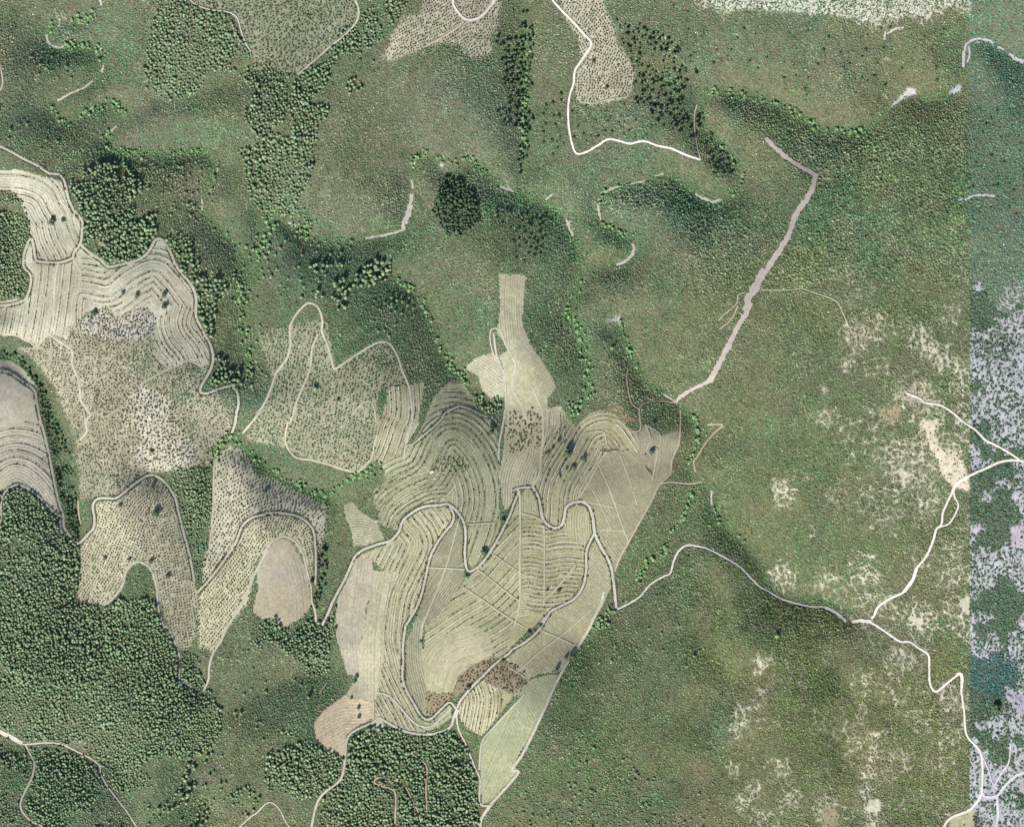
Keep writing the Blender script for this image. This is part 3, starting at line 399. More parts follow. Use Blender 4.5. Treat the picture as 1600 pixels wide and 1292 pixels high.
GRAVEL = [  # dry stream bed ribbons: (width, line)
 (5.0,"01:925,1150 920,1190 905,1240 895,1290 11:880,90 870,150"), (7.0,"11:920,0 900,60 880,110"), (2.6,"11:870,150 800,172 700,190 650,200"), (3.0,"11:190,105 235,130"), (2.2,"01:940,960 930,1000"), (2.0,"01:925,1070 930,1120"),
 (3.2,"00:272,205 280,245 300,268 340,282 375,274"), (3.2,"00:595,-30 598,35"), (2.4,"00:600,430 612,385"), (2.6,"00:550,482 490,522 400,565 340,600"), (3.0,"00:560,275 600,295"), (2.4,"00:690,750 650,780"), (2.0,"00:530,650 560,630"), (2.0,"00:1285,1020 1300,990"), (2.0,"00:465,140 480,130"),
 (2.0,"00:1195,1180 1200,1250"), (2.6,"12:510,10 520,60 530,90"), (4.0,"12:720,230 722,280 680,330 620,357"), (2.4,"02:515,1180 508,1270"), (3.0,"02:540,1150 600,1118 630,1110"), (2.6,"02:690,1095 790,1075"), (2.2,"02:850,1045 900,1030"), (3.6,"02:1090,1150 1130,1175 1190,1200 1240,1185"), (2.8,"02:1365,1040 1370,1085"),
 (3.4,"03:1240,400 1240,330 1260,260 1320,230 1400,245 1420,255"), (3.0,"03:1440,280 1480,295"), (4.5,"03:1510,320 1550,350 1596,368"), (2.2,"03:1260,370 1275,330 1270,270"), (3.4,"03:1200,1190 1250,1185 1300,1165 1420,1165"), (2.0,"03:770,190 765,240"), (2.4,"03:780,205 830,175 880,165"),
 (2.2,"01:1450,1108 1530,1135"), (3.2,"12:320,85 340,140 365,185"), (2.6,"12:900,1125 965,1165"), (2.0,"02:905,225 920,245"), (2.6,"22:1185,480 1185,570"), (1.8,"21:680,655 740,665"), (2.0,"12:240,-60 200,-30")]

# ------------------------------------------------------------------ terrain
hs = 4
HX, HY = np.meshgrid(np.arange(-MG, 1600+MG+hs, hs, dtype=np.float32), np.arange(-MG, 1292+MG+hs, hs, dtype=np.float32))
D = np.full(HX.shape, 1e9, np.float32)
for kk, s in STREAMS.items():
    off_ = {'M': 38, 'N': 42, 'P': 25, 'Q': 30, 'J': 15, 'K': 20}.get(kk, 0)
    p = resample(P(s), 12)
    for a, b in zip(p[:-1], p[1:]):
        d = b-a; L = max(d@d, 1e-9); t = np.clip(((HX-a[0])*d[0]+(HY-a[1])*d[1])/L, 0, 1)
        np.minimum(D, np.hypot(HX-a[0]-t*d[0], HY-a[1]-t*d[1])+off_, out=D)
HT = 60*(1-np.exp(-np.maximum(D-2, 0)/85)) + 16*(fbm(HX, HY, 140, 2, 2)-.5) + 5*(fbm(HX, HY, 46, 5, 3)-.5)
HT = blur(HT*1.15, 2, 2)
def hgt(x, y):
    u = np.clip((np.asarray(x)+MG)/hs, 0, HT.shape[1]-1.001); v = np.clip((np.asarray(y)+MG)/hs, 0, HT.shape[0]-1.001)
    i = u.astype(int); j = v.astype(int); fu = u-i; fv = v-j
    return (HT[j, i]*(1-fu)+HT[j, i+1]*fu)*(1-fv)+(HT[j+1, i]*(1-fu)+HT[j+1, i+1]*fu)*fv
def W3(x, y, dz=0.0):
    return np.stack([np.asarray(x)-800.0, 646.0-np.asarray(y), hgt(x, y)+dz], -1)

# ------------------------------------------------------------------ mesh building
def make_mat(name, noise_scale=0.5, lo_=0.75, hi_=1.25, rough=0.92, fine=2.2):
    m = bpy.data.materials.new(name); m.use_nodes = True; n = m.node_tree.nodes; l = m.node_tree.links
    b = n['Principled BSDF']; b.inputs['Roughness'].default_value = rough; b.inputs['Specular IOR Level'].default_value = 0.15
    at = n.new('ShaderNodeAttribute'); at.attribute_name = 'Col'
    tc = n.new('ShaderNodeNewGeometry')
    n1 = n.new('ShaderNodeTexNoise'); n1.inputs['Scale'].default_value = noise_scale; n1.inputs['Detail'].default_value = fine; n1.inputs['Roughness'].default_value = .7
    l.new(tc.outputs['Position'], n1.inputs['Vector'])
    mr = n.new('ShaderNodeMapRange'); mr.inputs['From Min'].default_value = .3; mr.inputs['From Max'].default_value = .7
    mr.inputs['To Min'].default_value = lo_; mr.inputs['To Max'].default_value = hi_
    l.new(n1.outputs['Fac'], mr.inputs['Value'])
    mx = n.new('ShaderNodeVectorMath'); mx.operation = 'SCALE'
    l.new(at.outputs['Color'], mx.inputs[0]); l.new(mr.outputs[0], mx.inputs['Scale']); l.new(mx.outputs[0], b.inputs['Base Color'])
    return m
M_ground = make_mat('ground_earth', .35, .72, 1.28)
M_field = make_mat('field_soil', .28, .76, 1.24, fine=4)
M_road = make_mat('track_gravel', .5, .86, 1.12)
M_leaf = make_mat('leaves', .9, .65, 1.35)
M_vine = make_mat('vine_leaves', .6, .6, 1.4)
M_bark = make_mat('bark', 2.0, .7, 1.3)

def mesh(name, V, F, col, mat, smooth=False):
    """F: (n,3) or (n,4) int array; col: per-vertex rgb"""
    me = bpy.data.meshes.new(name); V = np.asarray(V, np.float32); F = np.asarray(F, np.int32); k = F.shape[1]
    me.vertices.add(len(V)); me.vertices.foreach_set('co', V.ravel())
    me.loops.add(F.size); me.loops.foreach_set('vertex_index', F.ravel())
    me.polygons.add(len(F)); me.polygons.foreach_set('loop_start', np.arange(0, F.size, k, dtype=np.int32))
    if smooth: me.polygons.foreach_set('use_smooth', np.ones(len(F), bool))
    at = me.color_attributes.new('Col', 'FLOAT_COLOR', 'POINT')
    c4 = np.ones((len(V), 4), np.float32); c4[:, :3] = np.clip(col, 0, 1); at.data.foreach_set('color', c4.ravel())
    me.materials.append(mat); me.update(calc_edges=True); return me
def link(o): sc.collection.objects.link(o); return o
def obj(name, me, kind=None, label=None, cat=None, group=None, parent=None):
    o = bpy.data.objects.new(name, me); link(o)
    if kind: o['kind'] = kind
    if label: o['label'] = label
    if cat: o['category'] = cat
    if group: o['group'] = group
    if parent: o.parent = parent
    return o
def grid_mesh(name, X, Y, keep, dz, colf, mat):
    """X,Y 2-D plan arrays, keep: mask of cells"""
    n, m = X.shape; I = np.arange(n*m).reshape(n, m)
    F = np.stack([I[:-1, :-1], I[1:, :-1], I[1:, 1:], I[:-1, 1:]], -1)[keep]
    used = np.unique(F); rm = np.full(n*m, -1); rm[used] = np.arange(len(used))
    x = X.ravel()[used]; y = Y.ravel()[used]
    return mesh(name, W3(x, y, dz), rm[F], colf(x, y), mat, True)

def ico(sub):
    import bmesh
    bm = bmesh.new(); bmesh.ops.create_icosphere(bm, subdivisions=sub, radius=1)
    V = np.array([v.co[:] for v in bm.verts]); F = np.array([[v.index for v in f.verts] for f in bm.faces]); bm.free(); return V, F
I1, I2, I3 = ico(1), ico(2), ico(3)
def dome(n=6):
    a = np.arange(n)*2*math.pi/n
    V = np.vstack([np.c_[np.cos(a), np.sin(a), 0*a], np.c_[.72*np.cos(a+.4), .72*np.sin(a+.4), 0*a+.62], [[0, 0, 1]]]); F = []
    for i in range(n):
        j = (i+1) % n; F += [(i, j, n+i), (j, n+j, n+i), (n+i, n+j, 2*n)]
    return V, np.array(F)
DOME = dome(5)
def blobs(name, x, y, r, h, col, tmpl, mat, jit=.22, lift=0.0, colj=.0, kinds=6, rs=1):
    """many crowns or shrubs as one mesh; every one with its own size, turn and dents"""
    g = np.random.default_rng(rs); V0, F0 = tmpl; N = len(x); nv = len(V0)
    var = V0[None]*(1+jit*(g.random((kinds, nv, 1))*2-1)*1.6)
    k = g.integers(0, kinds, N); yaw = g.random(N)*6.283; c, s = np.cos(yaw), np.sin(yaw)
    V = var[k]; el = 1+.25*(g.random(N)-.5)
    vx = (V[..., 0]*c[:, None]-V[..., 1]*s[:, None]*el[:, None])*r[:, None]; vy = (V[..., 0]*s[:, None]+V[..., 1]*c[:, None]*el[:, None])*r[:, None]
    z = V[..., 2]*h[:, None]+lift*h[:, None]
    base = W3(x, y); out = np.stack([vx+base[:, None, 0], vy+base[:, None, 1], z+base[:, None, 2]], -1)
    F = F0[None]+(np.arange(N)*nv)[:, None, None]
    cc = np.repeat(col[:, None, :], nv, 1)
    if colj: cc = cc*(1+colj*(g.random((N, nv, 1))*2-1))
    return mesh(name, out.reshape(-1, 3), F.reshape(-1, F0.shape[1]), cc.reshape(-1, 3), mat)

# ------------------------------------------------------------------ land cover maps
strip = GX > 1513                                               # a bluer zone begins along this line
dens = np.full((GH, GW), .97, np.float32)
webz = np.zeros((GH, GW), np.float32)
wn = .55+.9*fbm(GX, GY, 22, 2, 3)
for x, y, r, q in WEB:
    if x < 1060 and y > 60: q *= .5
    d = np.hypot(GX-x, GY-y)*wn; np.maximum(webz, .82*q*sstep(r*1.6, r*.2, d), out=webz)
east = sstep(1150, 1380, GX)*sstep(430, 560, GY)*(.14+.42*sstep(.45, .66, fbm(GX, GY, 50, 5, 3)))*.62
np.maximum(webz, east, out=webz)
st = strip & (GY > 430+50*(fbm(GX, GY, 60, 1, 3)-.2)*2)
ws = .42+1.5*(fbm(GX, GY, 55, 3, 3)-.42)
gapn = sstep(70, 30, np.hypot(GX-1545, (GY-1065)*.9))+.6*sstep(40, 15, np.hypot(GX-1550, GY-540))
ws = np.clip(ws-gapn, .12, 1.0)
webz = np.where(st, np.maximum(webz*.8, ws), webz)
def cells(x, y, s_, seed):
    """distance to the seam between two neighbouring clumps of growth, in metres, and a random number per clump"""
    T, U, W_ = _tab[seed], _tab[(seed+1) % 8], _tab[(seed+2) % 8]
    cx, cy = np.floor(x/s_).astype(int), np.floor(y/s_).astype(int); f1 = np.full(x.shape, 1e9, np.float32); f2 = f1.copy(); rv = np.zeros(x.shape, np.float32)
    for j in (-1, 0, 1):
        for i in (-1, 0, 1):
            a_, b_ = (cx+i) % 256, (cy+j) % 256; d = np.hypot((cx+i+T[b_, a_])*s_-x, (cy+j+U[b_, a_])*s_-y)
            n_ = d < f1; f2 = np.where(n_, f1, np.minimum(f2, d)); rv = np.where(n_, W_[b_, a_], rv); f1 = np.where(n_, d, f1)
    return f2-f1, rv
wx = GX+7*(fbm(GX, GY, 9, 1, 2)-.5); wy = GY+7*(fbm(GX, GY, 9, 4, 2)-.5)
e1, r1 = cells(wx, wy, 15.0, 0); e2, r2 = cells(wx, wy, 8.0, 3); e3, r3 = cells(GX+2*(vnoise(GX, GY, 3, 2)-.5), GY, 5.6, 5)
patchy = fbm(GX, GY, 26, 3, 3)
wm = np.clip(webz*(.3+1.15*patchy), 0, 1)
bare = np.maximum((e1 < .25+1.7*wm)*sstep(.14, .2, wm), (e2 < .1+1.2*wm)*sstep(.3, .4, wm)).astype(np.float32)
bare = np.maximum(bare, (sstep(.9, 1.0, wm)*.5 > r3)*.8)
dens = np.clip(dens-bare, 0.0, 1)
bn = fbm(GX, GY, 34, 7, 3); sp_ = np.clip(sstep(.36, .52, bn)-gapn, 0, 1)
sden = np.where((e3 < .2+1.25*sp_) & (sp_ > .05) | (r3 < .05*sp_) | ((e2 < 1.0) & (sp_ > .3)), .05, .97)
dens = np.where(st, sden, dens)
soil = np.zeros((GH, GW, 3), np.float32)
n1 = fbm(GX, GY, 120, 1, 3)[..., None]; n2 = fbm(GX, GY, 50, 4, 3)[..., None]
soil[:] = C(108, 110, 84)*(1-n1)+C(124, 116, 92)*n1
cream = C(202, 196, 172)[None, None]*(.9+.2*n2); lil = C(184, 183, 185)[None, None]*np.ones_like(cream)
pale = np.where(strip[..., None], lil, cream)
sw = np.clip(blur(np.where(st, sden < .5, bare).astype(np.float32), 1, 1)*1.35, 0, 1)[..., None]
soil = soil*(1-sw)+pale*sw
# shrub colour
kw = np.clip(((GX-850)+(GY-450))/900, 0, 1)[..., None]          # the growth is more olive towards the lower right
def two(a, b): return C(*a)*(1-kw)+C(*b)*kw
tA, tB, tC_, tD = two((111, 145, 104), (119, 144, 92)), two((127, 145, 104), (132, 143, 92)), two((138, 146, 122), (140, 143, 112)), two((101, 141, 110), (109, 142, 98))
m1 = sstep(.38, .66, fbm(GX, GY, 150, 5, 4))[..., None]; m2 = sstep(.45, .7, fbm(GX, GY, 70, 2, 4))[..., None]; m3 = sstep(.5, .72, fbm(GX, GY, 90, 7, 4))[..., None]
tint = tA*(1-m1)+tB*m1
tint = tint*(1-.5*m2)+tC_*.5*m2
tint = tint*(1-.5*m3)+tD*.5*m3
def tint_blob(x, y, rx, ry, col, s):
    global tint
    wm_ = min(max(((x-850)+(y-450))/900, 0), 1); col = (col[0]+1+7*wm_, col[1]+11, col[2]+10-10*wm_); d = np.hypot((GX-x)/rx, (GY-y)/ry)+.5*(fbm(GX, GY, 40, 3, 2)-.5); k = (.75*s*sstep(1.35, .3, d))[..., None]; tint = tint*(1-k)+C(*col)*k
for a in [(1290,1150,130,110,(114,122,74),.7),(1230,1010,60,50,(112,124,78),.6),(1480,1040,36,26,(116,126,76),.6),(1040,1000,60,100,(92,126,96),.6),(1120,1120,30,60,(84,122,96),.8),(1030,1240,60,30,(80,118,92),.8),
          (1200,850,60,110,(100,132,80),.6),(1270,560,80,70,(96,128,92),.5),(1160,620,60,60,(116,128,84),.6),(960,450,90,50,(124,124,94),.6),(900,590,40,50,(92,118,90),.6),(860,480,40,60,(104,118,84),.5),
          (1390,230,110,60,(108,126,86),.5),(1250,330,120,60,(86,118,86),.8),(1100,340,80,60,(84,114,86),.7),(1450,330,60,90,(104,122,80),.5),(1300,90,120,50,(120,134,98),.6),(970,20,60,50,(114,134,96),.5),
          (860,200,30,90,(112,132,92),.5),(740,200,120,80,(124,132,108),.7),(660,160,60,50,(124,126,112),.7),(560,260,70,60,(120,128,92),.6),(700,60,60,30,(108,130,92),.5),(110,25,60,40,(128,124,108),.6),(250,190,70,40,(126,138,118),.6),
          (350,140,34,26,(104,118,82),1),(170,60,80,50,(112,128,104),.5),(60,190,60,30,(88,110,94),.8),(190,240,60,30,(84,112,92),.8),(60,140,90,24,(122,120,100),.7),(300,210,90,20,(98,140,104),.7),(420,340,60,60,(86,116,86),.7),
          (470,410,110,60,(84,106,86),.7),(620,420,60,30,(90,104,84),.6),(330,380,40,40,(104,108,92),.8),(560,500,90,60,(96,118,82),.5),(620,560,60,70,(84,114,82),.7),(690,500,60,80,(100,122,84),.6),(790,390,60,60,(108,122,78),.6),(720,420,50,30,(122,118,92),.6),
          (540,820,40,70,(100,118,78),.7),(500,770,60,40,(88,124,82),.8),(480,800,40,30,(80,116,80),.6),(390,1100,60,90,(108,124,92),.7),(460,1120,50,80,(104,120,90),.6),(380,1230,40,40,(98,124,84),.5),(1050,850,60,80,(94,124,86),.6),
          (1140,980,120,60,(92,120,80),.6),(900,1100,60,100,(92,124,86),.6),(970,1130,50,60,(112,126,92),.5),(880,1230,60,50,(90,120,86),.5),(1000,560,70,60,(114,120,88),.5),(1440,440,40,40,(128,122,96),.6),(30,1270,60,40,(124,126,104),.5)]:
    tint_blob(*a)
m4 = (.3*sstep(.56, .7, fbm(GX, GY, 26, 1, 3)))[..., None]; tint = tint*(1-m4)+C(146, 140, 112)*m4
tint = tint*(.72+.56*fbm(GX, GY, 13, 2, 2))[..., None]*(.9+.2*fbm(GX, GY, 40, 6, 3))[..., None]
# lusher growth along the stream beds
sd = np.full((GH, GW), 24, np.float32)
for k_ in 'ABCEFGL': seg_dist(resample(P(STREAMS[k_]), 10), 22, sd)
k = (.8*sstep(13, 2, sd+14*(patchy-.5)))[..., None]; tint = tint*(1-k)+C(112, 150, 100)*k
# colder, bluer growth in the east strip
tint = np.where(strip[..., None], tint*.45+C(104, 146, 130)*.55, tint)
tint = np.where(st[..., None], tint*.35+C(88, 112, 88)*.5, tint)
hol = sstep(55, 25, np.hypot(GX-1550, GY-1050))[..., None]*strip[..., None]; tint = tint*(1-hol)+C(80, 118, 112)*hol
size = (.85+.5*fbm(GX, GY, 60, 6, 3)).astype(np.float32)
for s, k in (("03:0,650 300,760 700,790 1270,650 1270,1290 1270,1292 13:1270,450 700,420 250,500 30,480 230,60 03:330,1090 380,1040 200,900", 1.35), ("12:900,0 1596,0 1596,250 1400,520 1150,400 950,100", 1.3), ("02:560,1110 1000,1090 1250,1200 12:1000,60 900,0 02:560,1292", 1.3)):
    m = blur(poly_mask(P(s)).astype(np.float32), 6, 2); size = size*(1+(k-1)*m)
for c, o, q in BARE:
    k = blur(poly_mask(edge_poly(o)).astype(np.float32), 2, 1); k = np.clip(k*1.1+.25*(patchy-.5)*(k > .02), 0, 1)
    soil = soil*(1-k[..., None])+C(*c)*k[..., None]; dens = dens*(1-k)+q*k
field_id = np.zeros((GH, GW), np.int16)
for i, f in enumerate(FIELDS):
    f['p'] = edge_poly(f['o']); f['m'] = poly_mask(f['p']); dens[f['m']] = 0
for i, o in enumerate(ORCH):
    m = poly_mask(edge_poly(o[1])); k = blur(m.astype(np.float32), 2, 1)
    nn = sstep(.35, .65, fbm(GX, GY, 45, i % 8, 3))[..., None]; cc = C(*soft(o[6], .3, 1.07))*(1-nn)+C(*soft(o[7], .3, 1.12))*nn
    if o[0] in ('ragged upper orchard', 'dense olive slope', 'stony west orchard'):
        nn2 = sstep(.5, .68, fbm(GX, GY, 55, 6, 3)); dens = dens*(1-k)+k*(.12+.5*nn2*(o[0] != 'dense olive slope'))
    else: dens = dens*(1-k)+k*.05
    soil = soil*(1-k[..., None])+cc*k[..., None]
# tracks and stream gravel clear the scrub
road_lines = []
rd = np.full((GH, GW), 30, np.float32)
for kind, wd, s, fl in ROADS:
    p = smooth_line(P(s), 3.0); road_lines.append((kind, wd, p, fl))
    m = np.full((GH, GW), 12, np.float32); seg_dist(p, 11, m); dens[m < wd/2+1.3] = 0; np.minimum(rd, m-wd/2, out=rd)
gravel_lines = [(wd, smooth_line(P(s), 3.0)) for wd, s in GRAVEL]
for wd, p in gravel_lines:
    m = np.full((GH, GW), 12, np.float32); seg_dist(p, 11, m); dens[m < wd/2+1.0] = 0
def look(a, x, y):
    j, i = idx(x, y); return a[j, i]

# ------------------------------------------------------------------ ground sheet
gs = 2.5
ax = np.r_[np.array([-7000, -4500, -2500, -1200, -500, -200, -110]), np.arange(-MG, 1600+MG+.1, gs), 1600+np.array([110, 200, 500, 1200, 2500, 4500, 7000])]
ay = np.r_[np.array([-7000, -4500, -2500, -1200, -500, -200, -110]), np.arange(-MG, 1292+MG+.1, gs), 1292+np.array([110, 200, 500, 1200, 2500, 4500, 7000])]
X, Y = np.meshgrid(ax, ay)
def gcol(x, y):
    c = look(soil, x, y); return c*(.82+.36*vnoise(x, y, 5, 3))[:, None]
obj('ground', grid_mesh('ground', X, Y, np.ones((len(ay)-1, len(ax)-1), bool), 0, gcol, M_ground), 'structure')

# ------------------------------------------------------------------ fields
for i, f in enumerate(FIELDS):
    p = f['p']; x0, y0 = p.min(0)-3; x1, y1 = p.max(0)+3
    X, Y = np.meshgrid(np.arange(x0, x1, 2.0), np.arange(y0, y1, 2.0))
    cx = (X[:-1, :-1]+X[1:, 1:])/2; cy = (Y[:-1, :-1]+Y[1:, 1:])/2
    wob = 5.0*(fbm(cx, cy, 14, 2, 3)-.5); keep = look(f['m'], cx+wob, cy-wob)
    a, b = C(*soft(f['a'], .25, .99)), C(*soft(f['b'], .25, 1.0))
    def fc(x, y, a=a, b=b, i=i):
        t = sstep(.35, .65, fbm(x, y, 42, i % 8, 4))[:, None]; c = a*(1-t)+b*t
        return c*(.88+.24*vnoise(x, y, 6, (i+3) % 8))[:, None]*(.93+.14*vnoise(x, y, 25, (i+5) % 8))[:, None]
    f['dz'] = .16+.012*i
    obj('field', grid_mesh('field', X, Y, keep, f['dz'], fc, M_field), 'structure', f['t'])

# ------------------------------------------------------------------ tracks and gravel
def ribbon(name, p, wd, dz, col, seed, edge=.16, mat=M_road):
    g = np.random.default_rng(seed); n = normals(p); k = len(p)
    h1 = wd/2*(1+edge*(g.random(k)*2-1)); h2 = wd/2*(1+edge*(g.random(k)*2-1))
    cols = [p+n*h1[:, None], p+n*(h1*.5)[:, None], p, p-n*(h2*.5)[:, None], p-n*h2[:, None]]
    Q = np.stack(cols, 1).reshape(-1, 2); I = np.arange(k*5).reshape(k, 5)
    F = np.stack([I[:-1, :-1], I[1:, :-1], I[1:, 1:], I[:-1, 1:]], -1).reshape(-1, 4)
    c = np.repeat((np.asarray(col)[None]*(.88+.14*g.random((k, 1)))*(.86+.24*vnoise(p[:, 0], p[:, 1], 24, 4))[:, None]), 5, 0).reshape(k, 5, 3)
    c[:, [1, 3]] *= 1.05; c[:, 2] *= .93; c[:, [0, 4]] *= .9
    return mesh(name, W3(Q[:, 0], Q[:, 1], dz), F, c.reshape(-1, 3), mat, True)
RC = {'p': C(202, 198, 178), 'w': C(248, 242, 224), 'b': C(196, 182, 154), 'f': C(192, 182, 168), 'k': C(204, 196, 168)}
hedges = []
for i, (kind, wd, p, fl) in enumerate(road_lines):
    c = RC[kind]
    if kind == 'w' and p[:, 0].mean() > 1530: c = C(226, 222, 226)
    obj({'p': 'dirt_road', 'w': 'dirt_road', 'b': 'path', 'k': 'path', 'f': 'firebreak_path'}[kind], ribbon('track', p, wd*(.95 if kind != 'f' else 1.0), .55+.012*i, c, i, .2 if kind != 'f' else .34), 'structure')
    if 'h' in fl:
        n = normals(p)
        for s in (1, -1): hedges.append((p+n*s*(wd/2+1.3), 1.3, 'road', .74))
for i, (wd, p) in enumerate(gravel_lines):
    c = C(200, 196, 182) if p[:, 0].mean() < 1500 else C(200, 202, 206)
    obj('dry_streambed', ribbon('streambed', p, wd*1.15, .35+.01*i, c, 500+i, .6), 'structure')

# ------------------------------------------------------------------ rows
def ext(p, d=250):
    a = p[0]+(p[0]-p[1])/np.linalg.norm(p[0]-p[1])*d; b = p[-1]+(p[-1]-p[-2])/np.linalg.norm(p[-1]-p[-2])*d
    return np.vstack([a, p, b])
def row_curves(outline, guide, sp, phase=.5, kmax=60):
    pm = poly_mask(edge_poly(outline)); g = smooth_line(P(guide), 3.0); t = g[[0, 3]] if len(g) > 3 else g[:2]
    a = g[0]+(g[0]-g[min(3, len(g)-1)])/max(np.linalg.norm(g[0]-g[min(3, len(g)-1)]), .1)*120; b = g[-1]+(g[-1]-g[-min(4, len(g))])/max(np.linalg.norm(g[-1]-g[-min(4, len(g))]), .1)*120
    q = resample(np.vstack([a, g, b]), 3.0)
    for _ in range(3): q[1:-1] = (q[:-2]+2*q[1:-1]+q[2:])/4
    n = normals(q); Dm = np.full((GH, GW), 400, np.float32)
    ys, xs = np.nonzero(pm)
    if len(ys) == 0: return []
    px = xs-MG; py = ys-MG; dd = np.full(len(px), 1e9, np.float32)
    qq = q[::2]
    for s in range(0, len(px), 20000):
        dd[s:s+20000] = np.sqrt(((px[s:s+20000, None]-qq[None, :, 0])**2+(py[s:s+20000, None]-qq[None, :, 1])**2).min(1))
    Dm[ys, xs] = dd; out = []
    for side in (1, -1):
        for k in range(0, kmax):
            d = (k+phase)*sp; c = q+n*side*d
            if d > dd.max()+sp: break
            j, i = idx(c[:, 0], c[:, 1]); inb = (c[:, 0] > -MG+1) & (c[:, 0] < 1600+MG-1) & (c[:, 1] > -MG+1) & (c[:, 1] < 1292+MG-1)
            ok = pm[j, i] & (Dm[j, i] >= d-1.6) & inb
            idxs = np.nonzero(ok)[0]
            if len(idxs) < 3: continue
            for seg in np.split(idxs, np.nonzero((np.diff(idxs) > 1) | (np.hypot(*np.diff(c[idxs], axis=0).T) > 14))[0]+1):
                if len(seg) >= 3: out.append(resample(c[seg], 2.6))
    return out
vine_acc = {}; TP = {}
for ri, (ft, outl, guide, sp, kind, tsp) in enumerate(ROWS):
    if kind == 'v':
        cs = row_curves(outl, guide, sp)
        Vs, Fs, Cs = vine_acc.setdefault(ft, ([], [], []))
        off = sum(len(v) for v in Vs); g = np.random.default_rng(ri)
        pc = {'upper left terraces': (172, 168, 138), 'lower left terraces': (186, 174, 148), 'ploughed brown field': (176, 165, 138), 'dry yellow meadow': (184, 174, 138), 'pale yellow meadow': (176, 168, 128), 'long strip vineyard': (126, 124, 94), 'east vineyard': (132, 130, 98), 'right flank vineyard': (132, 130, 96), 'north column vineyard': (146, 142, 108), 'orange earth field': (206, 180, 144), 'green sown field': (150, 160, 122), 'bare plot on the pale spur': (172, 162, 144)}.get(ft, (148, 148, 110))
        base = C(*soft((pc[0]+6, pc[1]+8, pc[2]+8), .2))
        for c in cs:
            c = c+g.normal(0, .12, c.shape); k = len(c); n = normals(c)
            wv = (.55+.45*vnoise(c[:, 0], c[:, 1], 8, ri % 8))[:, None]*(.8 if sp < 4 else .95)
            low = look(rd, c[:, 0], c[:, 1]) < .8
            hh = np.where(low, .02, .2+.55*g.random(k))*1.0
            Q = np.stack([c+n*wv, c, c-n*wv], 1).reshape(-1, 2); z = np.stack([0*hh, hh, 0*hh], 1).ravel()+.12+.2+.0
            Vs.append(W3(Q[:, 0], Q[:, 1], z)); I = np.arange(k*3).reshape(k, 3)+off
            F = np.stack([I[:-1, :-1], I[1:, :-1], I[1:, 1:], I[:-1, 1:]], -1)
            dead = low[:-1] | (g.random(k-1) < .07); Fs.append(F[~dead].reshape(-1, 4))
            Cs.append(np.repeat(base[None]*(.78+.4*g.random())*(.78+.44*g.random((k, 1))), 3, 0)); off += k*3
    if tsp:
        for c in row_curves(outl, guide, tsp*.74, 1.0):
            if len(c) > 7 and rng.random() < .8: TP.setdefault(ft, []).append(c+normals(c)*1.7)
            if len(c) > 9: hedges.append((c, .95, 'on a terrace of the '+ft, .80))
for ft, (Vs, Fs, Cs) in vine_acc.items():
    if Vs: obj('vine_rows', mesh('vine_rows', np.vstack(Vs), np.vstack(Fs), np.vstack(Cs), M_vine), 'stuff', 'low planted rows ruling the '+ft, 'vine rows')
for ft, L in TP.items():        # narrow worn paths below the terrace banks
    Vs, Fs, Cs, off = [], [], [], 0
    for c in L:
        c = c[look(rd, c[:, 0], c[:, 1]) > .3]
        if len(c) < 5: continue
        n = normals(c); q = (.35+.45*vnoise(c[:, 0], c[:, 1], 10, 5))[:, None]; Q = np.stack([c+n*q, c-n*q], 1).reshape(-1, 2); k = len(c)
        Vs.append(W3(Q[:, 0], Q[:, 1], .62)); I = np.arange(k*2).reshape(k, 2)+off; F = np.stack([I[:-1, 0], I[1:, 0], I[1:, 1], I[:-1, 1]], -1)
        F = F[(vnoise(c[:-1, 0], c[:-1, 1], 15, 2) > .32) & (np.hypot(*np.diff(c, axis=0).T) < 6)]; Fs.append(F); off += 2*k
        Cs.append(np.repeat(C(212, 206, 182)[None]*(.88+.2*rng.random((k, 1))), 2, 0))
    if Fs: obj('path', mesh('path', np.vstack(Vs), np.vstack(Fs), np.vstack(Cs), M_road, True), 'structure', 'narrow worn paths along the terraces of the '+ft)
# hedge lines of dark bushes
hedges.sort(key=lambda t: -len(t[0])*(1.4 if t[2] == 'road' else 1)); spare = []
HG = []; PLACES = [(f['t'], *f['p'].mean(0)) for f in FIELDS]+[(o[0], *P(o[1]).mean(0)) for o in ORCH]
cnt = 0
for i, (c, r0, where, q) in enumerate(hedges):
    g = np.random.default_rng(3000+i); c = resample(c, 1.45); kn = vnoise(c[:, 0], c[:, 1], 16, i % 8)
    ok = (kn > 1-q-.12) & (g.random(len(c)) < .9) & (look(rd, c[:, 0], c[:, 1]) > .4) & (c[:, 0] > -8) & (c[:, 0] < 1608) & (c[:, 1] > -8) & (c[:, 1] < 1300)
    if ok.sum() < 4: continue
    c = c[ok]+g.normal(0, .25, (ok.sum(), 2)); r = r0*(.45+.55*vnoise(c[:, 0], c[:, 1], 12, (i+3) % 8)+.25*g.random(len(c)))+(g.random(len(c)) < .05)*r0*.8
    col = C(98, 100, 76)[None]*(.6+.5*g.random((len(c), 1)))
    if cnt >= 300: spare.append((c, r, col)); continue
    if where == 'road':
        mx, my = c.mean(0); near = min(PLACES, key=lambda q: (q[1]-mx)**2+(q[2]-my)**2)[0]; where = 'along the road by the '+near
    HG.append((where, float(c[:, 0].mean()), obj('hedge', blobs('hedge', c[:, 0], c[:, 1], r, r*1.1, col, DOME, M_leaf, rs=i, lift=.15, colj=.2), None, None, 'hedge', 'bush lines '+where), float(c[:, 1].mean()))); cnt += 1
ORD = 'first second third fourth fifth sixth seventh eighth ninth tenth eleventh twelfth thirteenth fourteenth fifteenth sixteenth'.split()
